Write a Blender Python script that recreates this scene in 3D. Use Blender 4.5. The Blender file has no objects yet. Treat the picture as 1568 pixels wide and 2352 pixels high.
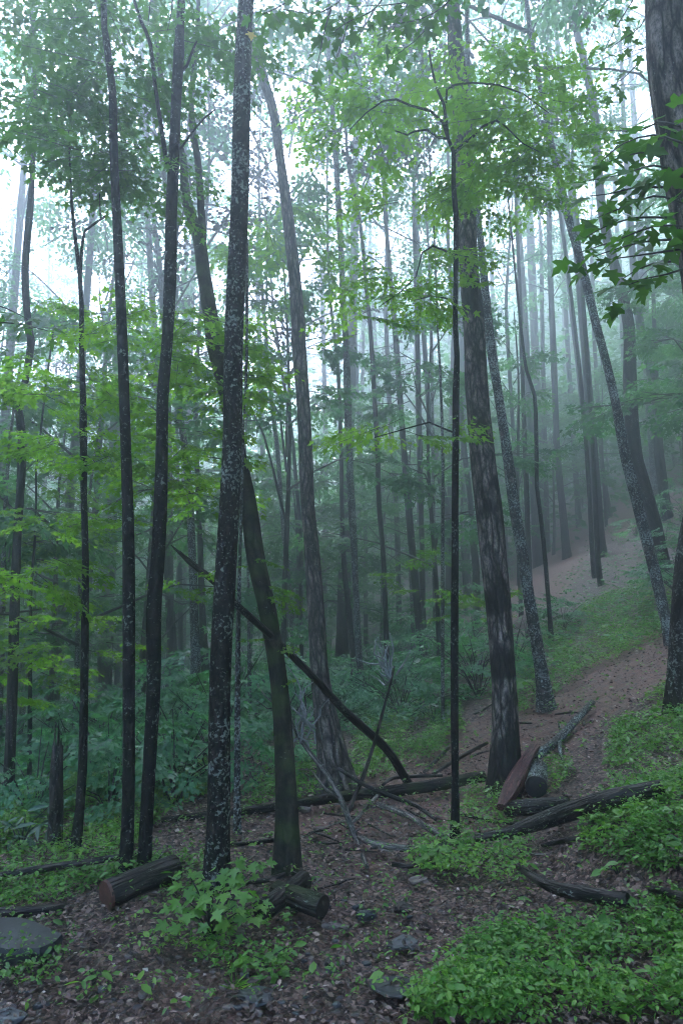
import bpy, math, random
import numpy as np
from mathutils import Matrix, Vector, noise as mnoise

# ---------------------------------------------------------------- camera, sky, sun, exposure
sc = bpy.context.scene
C = sc.collection
R = math.radians
PITCH = R(8.0)
CAM = np.array([0.0, 0.0, 1.6])
FPX = 1568.0                       # focal length in pixels of a 1568 x 2352 view (24 mm on 36 mm)
cam_d = bpy.data.cameras.new('camera')
cam = bpy.data.objects.new('camera', cam_d); C.objects.link(cam)
cam.location = CAM; cam.rotation_euler = (R(90) + PITCH, 0, 0)
cam_d.sensor_fit = 'VERTICAL'; cam_d.sensor_height = 36; cam_d.lens = 24
cam_d.clip_start = 0.05; cam_d.clip_end = 1000
sc.camera = cam

world = bpy.data.worlds.new('World'); sc.world = world; world.use_nodes = True
wn = world.node_tree.nodes; wl = world.node_tree.links
sky = wn.new('ShaderNodeTexSky'); sky.sky_type = 'NISHITA'; sky.sun_disc = False
sky.sun_elevation = R(50); sky.sun_rotation = R(-8)
sky.air_density = 1.0; sky.dust_density = 4.0; sky.ozone_density = 1.0
hs = wn.new('ShaderNodeHueSaturation'); hs.inputs['Saturation'].default_value = 1.2
bg = wn['Background']; bg.inputs['Strength'].default_value = 0.06
wl.new(sky.outputs[0], hs.inputs['Color']); wl.new(hs.outputs[0], bg.inputs['Color'])

sun_d = bpy.data.lights.new('sun', 'SUN'); sun_d.energy = 1.5; sun_d.angle = R(40); sun_d.color = (0.64, 0.78, 1.0)
sun = bpy.data.objects.new('sun', sun_d); C.objects.link(sun); sun.rotation_euler = (R(-40), 0, R(8))

vs = sc.view_settings
vs.view_transform = 'Standard'; vs.look = 'None'; vs.gamma = 1.0; vs.use_curve_mapping = False
vs.exposure = 4.62
sc.render.engine = 'CYCLES'
cy = sc.cycles
cy.max_bounces = 7; cy.diffuse_bounces = 3; cy.glossy_bounces = 2; cy.transmission_bounces = 4
cy.volume_bounces = 2; cy.transparent_max_bounces = 4
cy.caustics_reflective = False; cy.caustics_refractive = False
cy.use_denoising = True
cy.sample_clamp_direct = 0.3; cy.sample_clamp_indirect = 0.12
sc.cycles.filter_width = 1.1

FOG = 0.0195
FOG_COLOR = (0.86, 0.92, 1.0)

# ---------------------------------------------------------------- terrain and pixel helpers
rng = np.random.default_rng(7)

def sstep(a, b, x):
    t = np.clip((np.asarray(x, float) - a) / (b - a), 0, 1)
    return t * t * (3 - 2 * t)

_ph = np.random.default_rng(3).uniform(0, 6.28, (12, 3))
def wav(x, y, s):
    """cheap smooth noise, about -1..1"""
    v = 0
    for i in range(5):
        a = _ph[i]
        ca, sa = math.cos(a[0]), math.sin(a[0])
        v = v + np.sin((x * ca + y * sa) * s * (1 + .37 * i) + a[1]) * np.cos((-x * sa + y * ca) * s * (1 + .29 * i) + a[2]) / (1 + .5 * i)
    return v / 2.0

def ground(x, y):
    x = np.asarray(x, float); y = np.asarray(y, float)
    xr = 1.15 + 0.0 * y
    k = 0.36 + 0.0065 * np.clip(y, 0, 60)
    w = 0.35
    z = k * w * np.logaddexp(0, (x - xr) / w)
    z = z - 0.02 * 0
    z = z - 0.30 * 0.6 * np.logaddexp(0, (-x - 1.9) / 0.6) * sstep(4.2, 8.5, y) * (1 - .6 * sstep(10, 60, -x))
    z = z - 0.055 * np.maximum(0, y - 7.5) * sstep(2.5, -1.5, x) * (1 - .5 * sstep(20, 60, y))
    z = z + 0.05 * wav(x, y, 1.1) + 0.018 * wav(x + 3, y - 1, 3.7) + 0.25 * wav(x, y, .23) * sstep(9, 25, np.hypot(x, y))
    z = z + .15 * np.maximum(0, y - 32) * (1 - sstep(2, 16, x))
    z = z + .18 * sstep(-.2, .3, x - 1.55 - .25 * np.sin(y)) * sstep(2.2, 3.0, y) * sstep(4.9, 4.2, y)   # worn bank beside the trail
    return z

def ray(px, py):
    u = (px - 784.0) / FPX; v = (1176.0 - py) / FPX
    return np.array([u, math.cos(PITCH) - v * math.sin(PITCH), math.sin(PITCH) + v * math.cos(PITCH)])

def hit(px, py, up=0.0):
    d = ray(px, py)
    t = 1.0; dt = .03
    while t < 90:
        p = CAM + d * t
        if p[2] <= float(ground(p[0], p[1])) + up:
            a, b = t - dt, t
            for _ in range(12):
                m = (a + b) / 2; p = CAM + d * m
                if p[2] <= float(ground(p[0], p[1])) + up: b = m
                else: a = m
            return CAM + d * b
        dt = .02 + t * .012
        t += dt
    return CAM + d * 90

def at(px, py, Y):
    d = ray(px, py)
    return CAM + d * (Y / d[1])

def proj(P):
    P = np.asarray(P) - CAM
    c, s = math.cos(PITCH), math.sin(PITCH)
    dep = P[..., 1] * c + P[..., 2] * s
    v = -P[..., 1] * s + P[..., 2] * c
    dep = np.where(dep < .05, .05, dep)
    return 784 + FPX * P[..., 0] / dep, 1176 - FPX * v / dep, dep

def in_poly(x, y, poly):
    x = np.asarray(x); y = np.asarray(y); ins = np.zeros(x.shape, bool)
    n = len(poly); j = n - 1
    for i in range(n):
        xi, yi = poly[i]; xj, yj = poly[j]
        c = ((yi > y) != (yj > y)) & (x < (xj - xi) * (y - yi) / (yj - yi + 1e-9) + xi)
        ins ^= c; j = i
    return ins

# ---------------------------------------------------------------- mesh helpers
class Geo:
    def __init__(s):
        s.v = []; s.q = []; s.t = []; s.n = 0; s.a = {}
    def add(s, v, q=None, t=None, **attrs):
        v = np.asarray(v, np.float32)
        if q is not None and len(q): s.q.append(np.asarray(q, np.int64) + s.n)
        if t is not None and len(t): s.t.append(np.asarray(t, np.int64) + s.n)
        for k, a in attrs.items(): s.a.setdefault(k, []).append((s.n, np.asarray(a, np.float32)))
        s.v.append(v); s.n += len(v)
    def mesh(s, name, mat, smooth=True):
        me = bpy.data.meshes.new(name)
        V = np.concatenate(s.v) if s.v else np.zeros((0, 3), np.float32)
        q = np.concatenate(s.q) if s.q else np.zeros((0, 4), np.int64)
        t = np.concatenate(s.t) if s.t else np.zeros((0, 3), np.int64)
        me.vertices.add(len(V)); me.vertices.foreach_set('co', V.ravel())
        nl = q.size + t.size
        me.loops.add(nl); me.loops.foreach_set('vertex_index', np.concatenate([q.ravel(), t.ravel()]).astype(np.int32))
        st = np.concatenate([np.arange(len(q)) * 4, q.size + np.arange(len(t)) * 3]).astype(np.int32)
        me.polygons.add(len(st)); me.polygons.foreach_set('loop_start', st)
        me.polygons.foreach_set('use_smooth', np.full(len(st), smooth))
        for k, parts in s.a.items():
            first = parts[0][1]
            vec = first.ndim == 2
            at_ = me.attributes.new(k, 'FLOAT_VECTOR' if vec else 'FLOAT', 'POINT')
            full = np.zeros((len(V), 3) if vec else len(V), np.float32)
            for n0, a in parts: full[n0:n0 + len(a)] = a
            at_.data.foreach_set('vector' if vec else 'value', full.ravel())
        me.update(calc_edges=True)
        if mat: me.materials.append(mat)
        return me

def link(name, data, parent=None, loc=None):
    o = bpy.data.objects.new(name, data); C.objects.link(o)
    if parent: o.parent = parent
    if loc is not None: o.location = [float(c) for c in loc]
    return o

def tag(o, label=None, cat=None, group=None, kind=None):
    if label: o['label'] = label
    if cat: o['category'] = cat
    if group: o['group'] = group
    if kind: o['kind'] = kind
    return o

def catmull(P, R_, step):
    P = np.asarray(P, float); R_ = np.asarray(R_, float)
    if len(P) == 2: P = np.array([P[0], P.mean(0), P[1]]); R_ = np.array([R_[0], R_.mean(), R_[1]])
    out, ro = [], []
    E = np.vstack([2 * P[0] - P[1], P, 2 * P[-1] - P[-2]])
    for i in range(len(P) - 1):
        a, b, c, d = E[i], E[i + 1], E[i + 2], E[i + 3]
        n = max(1, int(np.linalg.norm(c - b) / step))
        for k in range(n):
            t = k / n
            out.append(.5 * (2 * b + (c - a) * t + (2 * a - 5 * b + 4 * c - d) * t * t + (3 * b - a - 3 * c + d) * t ** 3))
            ro.append(R_[i] + (R_[i + 1] - R_[i]) * t)
    out.append(P[-1]); ro.append(R_[-1])
    return np.array(out), np.array(ro)

def tube(g, P, R_, seg=10, step=.15, bump=.06, flare=0.0, cap=True, seed=None, uoff=None, capend=True):
    """irregular tapered tube along a path; straightened bark coordinates in attribute buv"""
    P, R_ = catmull(P, R_, step)
    r_ = np.random.default_rng(int(abs(P.sum()) * 1000) % 99991 if seed is None else seed)
    n = len(P)
    T = np.gradient(P, axis=0); T /= np.linalg.norm(T, axis=1)[:, None] + 1e-9
    up = np.array([0, 0, 1.0]) if abs(T[0][2]) < .9 else np.array([1.0, 0, 0])
    A = np.zeros_like(P); B = np.zeros_like(P)
    a = up - T[0] * (up @ T[0]); a /= np.linalg.norm(a)
    for i in range(n):
        a = a - T[i] * (a @ T[i]); a /= np.linalg.norm(a); A[i] = a; B[i] = np.cross(T[i], a)
    L = np.concatenate([[0], np.cumsum(np.linalg.norm(np.diff(P, axis=0), axis=1))])
    th = np.arange(seg) / seg * 2 * math.pi
    TH, LL = np.meshgrid(th, L); RR = np.repeat(R_[:, None], seg, 1)
    f = np.ones_like(RR)
    if bump:
        o = r_.uniform(0, 6.28, 8)
        f += bump * (np.sin(2 * TH + LL * 1.3 + o[0]) * .5 + np.sin(3 * TH - LL * 2.9 + o[1]) * .4 + np.sin(5 * TH + LL * 5 + o[2]) * .25
                     + .7 * np.sin(LL * 2.3 + o[3]) * np.sin(LL * 1.1 + o[4]) + .3 * np.sin(LL * 7 + o[5]) * np.sin(TH + o[6]))
    if flare:
        e = np.exp(-LL / (2.2 * R_[0] + .08))
        f += flare * e * (1 + .5 * np.sin(3 * TH + r_.uniform(0, 6)) + .35 * np.sin(5 * TH + r_.uniform(0, 6)))
    RR = RR * f
    V = P[:, None] + A[:, None] * (np.cos(TH) * RR)[..., None] + B[:, None] * (np.sin(TH) * RR)[..., None]
    r0 = max(R_.mean(), .004)
    uo = r_.uniform(-40, 40) if uoff is None else uoff
    UV = np.stack([np.cos(TH) * r0 + uo, np.sin(TH) * r0, LL], -1)
    i, j = np.meshgrid(np.arange(n - 1), np.arange(seg), indexing='ij')
    j2 = (j + 1) % seg
    q = np.stack([i * seg + j, i * seg + j2, (i + 1) * seg + j2, (i + 1) * seg + j], -1).reshape(-1, 4)
    v = V.reshape(-1, 3); uv = UV.reshape(-1, 3); t = []
    if cap:
        v = np.vstack([v, P[0], P[-1]]); uv = np.vstack([uv, [uo, 0, 0], [uo, 0, L[-1]]]); m = n * seg
        for k in range(seg):
            t.append((m, (k + 1) % seg, k))
            if capend: t.append((m + 1, (n - 1) * seg + k, (n - 1) * seg + (k + 1) % seg))
    g.add(v, q, t if t else None, buv=uv)
    return P, R_

# leaf templates: verts (x across, y along, z) and triangles
def fan(outline, centre):
    n = len(outline); V = np.array(outline + [centre], float)
    return V, np.array([(n, i, (i + 1) % n) for i in range(n)])
_h = [(.05, .02), (.31, -.02), (.27, .15), (.22, .2), (.5, .36), (.58, .57), (.38, .55), (.19, .53), (.25, .72), (.13, .83)]
MAPLE_HI = fan([(0, 0, 0)] + [(x, y, .12 * abs(x) - .05 * y * y) for x, y in _h] + [(0, 1.06, -.12)] + [(-x, y, .12 * abs(x) - .05 * y * y) for x, y in reversed(_h)], (0, .33, -.03))
_h = [(.3, .02), (.2, .2), (.55, .53), (.19, .52)]
MAPLE = fan([(0, 0, 0)] + [(x, y, .14 * x) for x, y in _h] + [(0, 1.0, -.08)] + [(-x, y, .14 * x) for x, y in reversed(_h)], (0, .32, -.03))
OVAL = (np.array([(0, 0, 0), (.24, .28, .05), (.22, .62, .04), (0, 1, -.06), (-.22, .62, .04), (-.24, .28, .05)], float), np.array([(0, 1, 2), (0, 2, 3), (0, 3, 4), (0, 4, 5)]))
KITE = (np.array([(0, 0, 0), (.36, .5, .07), (0, 1, -.05), (-.36, .5, .07)], float), np.array([(0, 1, 2), (0, 2, 3)]))
LANCE = (np.array([(0, 0, 0), (.11, .3, .03), (.12, .6, .02), (0, 1, -.08), (-.12, .6, .02), (-.11, .3, .03)], float), np.array([(0, 1, 2), (0, 2, 3), (0, 3, 4), (0, 4, 5)]))

def frames(A, N):
    A = A / (np.linalg.norm(A, axis=1)[:, None] + 1e-9)
    X = np.cross(A, N); X /= np.linalg.norm(X, axis=1)[:, None] + 1e-9
    return X, A, np.cross(X, A)

def add_leaves(g, P, A, N, S, tmpl, rnd=None, r_=rng):
    V, F = tmpl; n = len(P)
    if n == 0: return
    X, Y, Z = frames(A, N)
    W = P[:, None] + S[:, None, None] * (V[None, :, 0, None] * X[:, None] + V[None, :, 1, None] * Y[:, None] + V[None, :, 2, None] * Z[:, None])
    k = len(V)
    T = (F[None] + (np.arange(n) * k)[:, None, None]).reshape(-1, 3)
    if rnd is None: rnd = r_.random(n)
    g.add(W.reshape(-1, 3), None, T, rnd=np.repeat(rnd, k))

def spray(r_, L=.55, leaf=.07, gap=.055, flat=.32):
    """one flat leafy twig along +X: leaf arrays and twig segments"""
    P, A, N, S, seg = [], [], [], [], []
    def twig(o, ang, ln, depth):
        d = np.array([math.cos(ang), math.sin(ang), 0.0])
        e = o + d * ln + np.array([0, 0, -.12 * ln + r_.normal(0, .03) * ln])
        seg.append((o, e, .0035 if depth == 0 else .0022))
        m = max(2, int(ln / gap))
        for k in range(m + 1):
            t = (k + .6) / (m + .6); p = o + (e - o) * t
            if depth == 0 and t < .18: continue
            last = k == m
            for s_ in ((0,) if last else (-1, 1)):
                if r_.random() < .1: continue
                b = ang + (s_ * r_.uniform(.6, 1.25) if s_ else r_.normal(0, .3))
                a = np.array([math.cos(b), math.sin(b), r_.uniform(-.75, -.05)])
                P.append(p + np.array([math.cos(b), math.sin(b), .15]) * r_.uniform(.015, .05)); A.append(a)
                N.append(np.array([0, 0, 1]) + r_.normal(0, flat, 3)); S.append(leaf * r_.uniform(.6, 1.2))
        if depth == 0:
            for k in range(3):
                t = .22 + .24 * k
                for s_ in (-1, 1):
                    if r_.random() < .2: continue
                    twig(o + (e - o) * (t + r_.uniform(-.05, .05)), ang + s_ * r_.uniform(.55, .95), ln * (.62 - .13 * k) * r_.uniform(.7, 1.1), 1)
    twig(np.zeros(3), 0, L, 0)
    return np.array(P), np.array(A), np.array(N), np.array(S), seg

SPRAYS = [spray(np.random.default_rng(20 + i)) for i in range(8)]

def rot_zyx(yaw, pitch, roll):
    return np.array((Matrix.Rotation(yaw, 3, 'Z') @ Matrix.Rotation(pitch, 3, 'Y') @ Matrix.Rotation(roll, 3, 'X')))

def put_spray(gl, gt, pos, yaw, pitch, roll, scale, tmpl, r_, leafscale=1.0, hue=None, keep=1.0):
    P, A, N, S, seg = SPRAYS[r_.integers(len(SPRAYS))]
    M = rot_zyx(yaw, pitch, roll)
    if keep < 1:
        m = r_.random(len(P)) < keep
        P, A, N, S = P[m], A[m], N[m], S[m]
    rnd = np.clip((r_.random(len(P)) * .5 + (r_.random() if hue is None else hue) * .5), 0, 1)
    add_leaves(gl, pos + (P * scale) @ M.T, A @ M.T, N @ M.T, S * scale * leafscale, tmpl, rnd)
    if gt is not None:
        for a, b, rr in seg:
            if rr > .003 or scale > 1.2:
                tube(gt, [pos + M @ (a * scale), pos + M @ (b * scale)], [rr * scale, rr * scale * .4], seg=3, step=9, bump=0, cap=False, seed=1, uoff=0)

# ---------------------------------------------------------------- materials
def mat(name):
    m = bpy.data.materials.new(name); m.use_nodes = True
    nt = m.node_tree; nt.nodes.clear()
    out = nt.nodes.new('ShaderNodeOutputMaterial')
    return m, nt, out
def N(nt, t, **kw):
    n = nt.nodes.new(t)
    for k, v in kw.items():
        if k.startswith('i_'): n.inputs[k[2:].replace('_', ' ')].default_value = v
        else: setattr(n, k, v)
    return n
def ramp(nt, fac, stops, interp='LINEAR'):
    r = nt.nodes.new('ShaderNodeValToRGB'); r.color_ramp.interpolation = interp
    e = r.color_ramp.elements
    while len(e) < len(stops): e.new(.5)
    for el, (p, c) in zip(e, stops):
        el.position = p; el.color = (*c, 1) if len(c) == 3 else c
    nt.links.new(fac, r.inputs[0]); return r
def mixc(nt, fac, a, b):
    m = nt.nodes.new('ShaderNodeMix'); m.data_type = 'RGBA'
    for idx, s in ((6, a), (7, b)):
        if isinstance(s, tuple): m.inputs[idx].default_value = (*s, 1)
        else: nt.links.new(s, m.inputs[idx])
    if isinstance(fac, (int, float)): m.inputs[0].default_value = fac
    else: nt.links.new(fac, m.inputs[0])
    return m.outputs[2]

def leaf_mat(name, dark, mid, light, trans=.5, gloss=.35, rough=.45):
    m, nt, out = mat(name); L = nt.links
    at_ = N(nt, 'ShaderNodeAttribute', attribute_name='rnd')
    oi = N(nt, 'ShaderNodeObjectInfo')
    ad = N(nt, 'ShaderNodeMath', operation='MULTIPLY_ADD'); L.new(oi.outputs['Random'], ad.inputs[0]); ad.inputs[1].default_value = .3
    L.new(at_.outputs['Fac'], ad.inputs[2])
    sub = N(nt, 'ShaderNodeMath', operation='SUBTRACT', use_clamp=True); L.new(ad.outputs[0], sub.inputs[0]); sub.inputs[1].default_value = .15
    cr = ramp(nt, sub.outputs[0], [(0, dark), (.5, mid), (1, light)])
    pb = N(nt, 'ShaderNodeBsdfPrincipled'); pb.inputs['Roughness'].default_value = rough
    pb.inputs['Specular IOR Level'].default_value = gloss
    L.new(cr.outputs[0], pb.inputs['Base Color'])
    tr = N(nt, 'ShaderNodeBsdfTranslucent')
    g = N(nt, 'ShaderNodeMix', data_type='RGBA', blend_type='MULTIPLY'); g.inputs[0].default_value = 1
    L.new(cr.outputs[0], g.inputs[6]); g.inputs[7].default_value = (1.75, 2.0, 1.0, 1)
    L.new(g.outputs[2], tr.inputs['Color'])
    mx = N(nt, 'ShaderNodeMixShader'); mx.inputs[0].default_value = trans
    L.new(pb.outputs[0], mx.inputs[1]); L.new(tr.outputs[0], mx.inputs[2]); L.new(mx.outputs[0], out.inputs[0])
    return m

def bark_mat(name, dark, light, lichen=(.26, .295, .25), amount=.5, ridge=26, stretch=.14, moss=0.0, rough=.8, lsize=1.0, bump=.9, patches=0.0):
    m, nt, out = mat(name); L = nt.links
    at_ = N(nt, 'ShaderNodeAttribute', attribute_name='buv')
    mp = N(nt, 'ShaderNodeMapping'); mp.inputs['Scale'].default_value = (1, 1, stretch); L.new(at_.outputs['Vector'], mp.inputs[0])
    n1 = N(nt, 'ShaderNodeTexNoise'); n1.inputs['Scale'].default_value = ridge; n1.inputs['Detail'].default_value = 5; n1.inputs['Roughness'].default_value = .65
    n1.inputs['Distortion'].default_value = .6
    L.new(mp.outputs[0], n1.inputs['Vector'])
    vo = N(nt, 'ShaderNodeTexVoronoi', feature='DISTANCE_TO_EDGE'); vo.inputs['Scale'].default_value = ridge * 1.1; nw = N(nt, 'ShaderNodeTexNoise'); nw.inputs['Scale'].default_value = ridge * .8; nw.inputs['Detail'].default_value = 3; L.new(mp.outputs[0], nw.inputs['Vector'])
    ws = N(nt, 'ShaderNodeVectorMath', operation='MULTIPLY_ADD'); L.new(nw.outputs['Color'], ws.inputs[0]); ws.inputs[1].default_value = (1.9 / ridge,) * 3; L.new(mp.outputs[0], ws.inputs[2])
    L.new(ws.outputs[0], vo.inputs['Vector'])
    vr = ramp(nt, vo.outputs['Distance'], [(0, (.12, .12, .12)), (.3, (1, 1, 1))])
    mul = N(nt, 'ShaderNodeMath', operation='MULTIPLY'); L.new(n1.outputs[0], mul.inputs[0]); L.new(vr.outputs[0], mul.inputs[1])
    cr = ramp(nt, mul.outputs[0], [(.05, dark), (.62, light)])
    dk = N(nt, 'ShaderNodeMix', data_type='RGBA', blend_type='MULTIPLY'); dk.inputs[0].default_value = 1; dk.inputs[7].default_value = (.5, .46, .43, 1); L.new(cr.outputs[0], dk.inputs[6])
    fg = N(nt, 'ShaderNodeTexNoise'); fg.inputs['Scale'].default_value = 110; fg.inputs['Detail'].default_value = 4; fg.inputs['Roughness'].default_value = .8
    mpf = N(nt, 'ShaderNodeMapping'); mpf.inputs['Scale'].default_value = (1, 1, .3); L.new(at_.outputs['Vector'], mpf.inputs[0]); L.new(mpf.outputs[0], fg.inputs['Vector'])
    fr = ramp(nt, fg.outputs[0], [(.36, (.25, .25, .25)), (.62, (1.9, 1.85, 1.8))])
    fm = N(nt, 'ShaderNodeMix', data_type='RGBA', blend_type='MULTIPLY'); fm.inputs[0].default_value = 1; L.new(dk.outputs[2], fm.inputs[6]); L.new(fr.outputs[0], fm.inputs[7])
    col = fm.outputs[2]
    # lichen: clustered flecks
    l1 = N(nt, 'ShaderNodeTexNoise'); l1.inputs['Scale'].default_value = 85 / lsize; l1.inputs['Detail'].default_value = 4; l1.inputs['Roughness'].default_value = .6
    mp2 = N(nt, 'ShaderNodeMapping'); mp2.inputs['Scale'].default_value = (1, 1, .6); L.new(at_.outputs['Vector'], mp2.inputs[0]); L.new(mp2.outputs[0], l1.inputs['Vector'])
    l2 = N(nt, 'ShaderNodeTexNoise'); l2.inputs['Scale'].default_value = 9 / lsize; l2.inputs['Detail'].default_value = 3; L.new(mp2.outputs[0], l2.inputs['Vector'])
    ad = N(nt, 'ShaderNodeMath', operation='MULTIPLY_ADD'); L.new(l2.outputs[0], ad.inputs[0]); ad.inputs[1].default_value = .45; L.new(l1.outputs[0], ad.inputs[2])
    t0 = .97 - .3 * amount
    lr = ramp(nt, ad.outputs[0], [(min(.999, t0), (0, 0, 0)), (min(1, t0 + .07), (1, 1, 1))])
    lr2 = N(nt, 'ShaderNodeMath', operation='MULTIPLY'); L.new(lr.outputs[0], lr2.inputs[0]); lr2.inputs[1].default_value = .85 if amount > 0 else 0
    n3 = N(nt, 'ShaderNodeTexNoise'); n3.inputs['Scale'].default_value = 9; L.new(at_.outputs['Vector'], n3.inputs['Vector'])
    lc = ramp(nt, n3.outputs[0], [(.3, tuple(c * .55 for c in lichen)), (.7, lichen)])
    col = mixc(nt, lr2.outputs[0], col, lc.outputs[0])
    if patches:
        n4 = N(nt, 'ShaderNodeTexNoise'); n4.inputs['Scale'].default_value = 2.4; n4.inputs['Detail'].default_value = 4
        mp4 = N(nt, 'ShaderNodeMapping'); mp4.inputs['Scale'].default_value = (1.2, 1.2, 1.0); L.new(at_.outputs['Vector'], mp4.inputs[0]); L.new(mp4.outputs[0], n4.inputs['Vector'])
        pr = ramp(nt, n4.outputs[0], [(.5, (0, 0, 0)), (.56, (1, 1, 1))])
        pm = N(nt, 'ShaderNodeMath', operation='MULTIPLY'); L.new(pr.outputs[0], pm.inputs[0]); pm.inputs[1].default_value = patches
        col = mixc(nt, pm.outputs[0], col, tuple(c * .7 for c in dark))
    if moss:
        n5 = N(nt, 'ShaderNodeTexNoise'); n5.inputs['Scale'].default_value = 6; n5.inputs['Detail'].default_value = 5; L.new(at_.outputs['Vector'], n5.inputs['Vector'])
        mr = ramp(nt, n5.outputs[0], [(.48, (0, 0, 0)), (.62, (1, 1, 1))])
        mm = N(nt, 'ShaderNodeMath', operation='MULTIPLY'); L.new(mr.outputs[0], mm.inputs[0]); mm.inputs[1].default_value = moss
        col = mixc(nt, mm.outputs[0], col, (.05, .075, .02))
    pb = N(nt, 'ShaderNodeBsdfPrincipled'); pb.inputs['Roughness'].default_value = rough; pb.inputs['Specular IOR Level'].default_value = .2
    L.new(col, pb.inputs['Base Color'])
    bp = N(nt, 'ShaderNodeBump'); bp.inputs['Strength'].default_value = bump; bp.inputs['Distance'].default_value = .02
    h = N(nt, 'ShaderNodeMath', operation='MULTIPLY_ADD'); L.new(lr.outputs[0], h.inputs[0]); h.inputs[1].default_value = .25; L.new(mul.outputs[0], h.inputs[2])
    L.new(h.outputs[0], bp.inputs['Height']); L.new(bp.outputs[0], pb.inputs['Normal'])
    L.new(pb.outputs[0], out.inputs[0])
    return m

def simple_mat(name, c1, c2, scale=20, rough=.6, bump=.4, coord='Object', spec=.4, attr=None, detail=6):
    m, nt, out = mat(name); L = nt.links
    if attr: src = N(nt, 'ShaderNodeAttribute', attribute_name=attr).outputs['Vector']
    else: src = N(nt, 'ShaderNodeTexCoord').outputs[coord]
    n = N(nt, 'ShaderNodeTexNoise'); n.inputs['Scale'].default_value = scale; n.inputs['Detail'].default_value = detail; n.inputs['Roughness'].default_value = .65
    L.new(src, n.inputs['Vector'])
    cr = ramp(nt, n.outputs[0], [(.3, c1), (.7, c2)])
    pb = N(nt, 'ShaderNodeBsdfPrincipled'); pb.inputs['Roughness'].default_value = rough; pb.inputs['Specular IOR Level'].default_value = spec
    L.new(cr.outputs[0], pb.inputs['Base Color'])
    bp = N(nt, 'ShaderNodeBump'); bp.inputs['Strength'].default_value = bump; bp.inputs['Distance'].default_value = .01
    L.new(n.outputs[0], bp.inputs['Height']); L.new(bp.outputs[0], pb.inputs['Normal']); L.new(pb.outputs[0], out.inputs[0])
    return m

M = {}
M['leaf_near'] = leaf_mat('maple_leaf', (.03, .08, .016), (.05, .125, .02), (.085, .17, .028), .5)
M['leaf_mid'] = leaf_mat('maple_leaf_mid', (.055, .125, .02), (.10, .195, .024), (.16, .26, .032), .68)
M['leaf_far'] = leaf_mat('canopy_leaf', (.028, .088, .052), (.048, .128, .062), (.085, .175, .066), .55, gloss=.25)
M['leaf_bright'] = leaf_mat('young_leaf', (.07, .15, .035), (.11, .20, .04), (.17, .26, .05), .6)
M['leaf_shrub'] = leaf_mat('shrub_leaf', (.035, .12, .065), (.065, .19, .095), (.11, .26, .12), .45, gloss=.6, rough=.4)
M['leaf_cover'] = leaf_mat('ground_leaf', (.035, .11, .018), (.085, .21, .03), (.20, .34, .045), .4, gloss=.6, rough=.38)
M['leaf_rhodo'] = leaf_mat('evergreen_leaf', (.02, .055, .03), (.03, .08, .045), (.05, .11, .06), .15, gloss=.4, rough=.4)
M['bark_lichen'] = bark_mat('lichen_bark', (.012, .011, .010), (.05, .045, .04), amount=.62, ridge=22, stretch=.3)
M['bark_fleck'] = bark_mat('flecked_bark', (.009, .009, .009), (.03, .027, .025), amount=.46, ridge=20, stretch=.35)
M['bark_ridge'] = bark_mat('ridged_bark', (.014, .012, .011), (.30, .27, .26), amount=.3, ridge=24, stretch=.14, bump=1.0)
M['bark_patch'] = bark_mat('patched_bark', (.012, .010, .010), (.36, .32, .31), amount=.2, ridge=24, stretch=.16, bump=1.0, patches=.85)
M['bark_moss'] = bark_mat('mossy_bark', (.012, .012, .010), (.07, .062, .05), amount=.22, ridge=18, stretch=.2, moss=.45)
M['bark_pale'] = bark_mat('pale_bark', (.03, .03, .03), (.22, .21, .20), lichen=(.38, .42, .40), amount=.75, ridge=24, stretch=.4)
M['bark_far'] = bark_mat('grey_bark', (.018, .017, .017), (.085, .078, .072), amount=.35, ridge=16, stretch=.12)
M['twig'] = simple_mat('twig_bark', (.012, .011, .010), (.035, .03, .026), 60, attr='buv')
M['dead'] = bark_mat('dead_wood', (.06, .055, .055), (.5, .47, .46), amount=.6, ridge=30, stretch=.06)
M['dead_white'] = simple_mat('bleached_wood', (.16, .16, .16), (.33, .335, .34), 40, attr='buv')
M['log'] = bark_mat('log_bark', (.010, .009, .009), (.08, .068, .06), amount=.3, ridge=18, stretch=.15, moss=.3)
M['log_dark'] = bark_mat('wet_log_bark', (.010, .009, .009), (.10, .085, .08), amount=.36, ridge=20, stretch=.15, rough=.5)

# ---------------------------------------------------------------- ground and trail
def lines(dense0, dense1, step, lo, hi, grow=1.12):
    a = list(np.arange(dense0, dense1, step)); s = step; x = a[-1]
    while x < hi: s = min(s * grow, 3.0); x += s; a.append(x)
    s = step; x = a[0]
    while x > lo: s = min(s * grow, 3.0); x -= s; a.insert(0, x)
    return np.array(a)
GX = lines(-3.2, 4.2, .045, -70, 75); GY = lines(1.8, 9.0, .045, -25, 110)
XX, YY = np.meshgrid(GX, GY)
ZZ = ground(XX, YY)
near = sstep(14, 6, np.hypot(XX, YY - 3))
ZZ = ZZ + near * (.012 * wav(XX * 1.0, YY, 9.0) + .008 * wav(XX + 5, YY + 2, 21.0) + rng.normal(0, .004, XX.shape))
px, py, dep = proj(np.stack([XX, YY, ZZ], -1))

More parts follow.
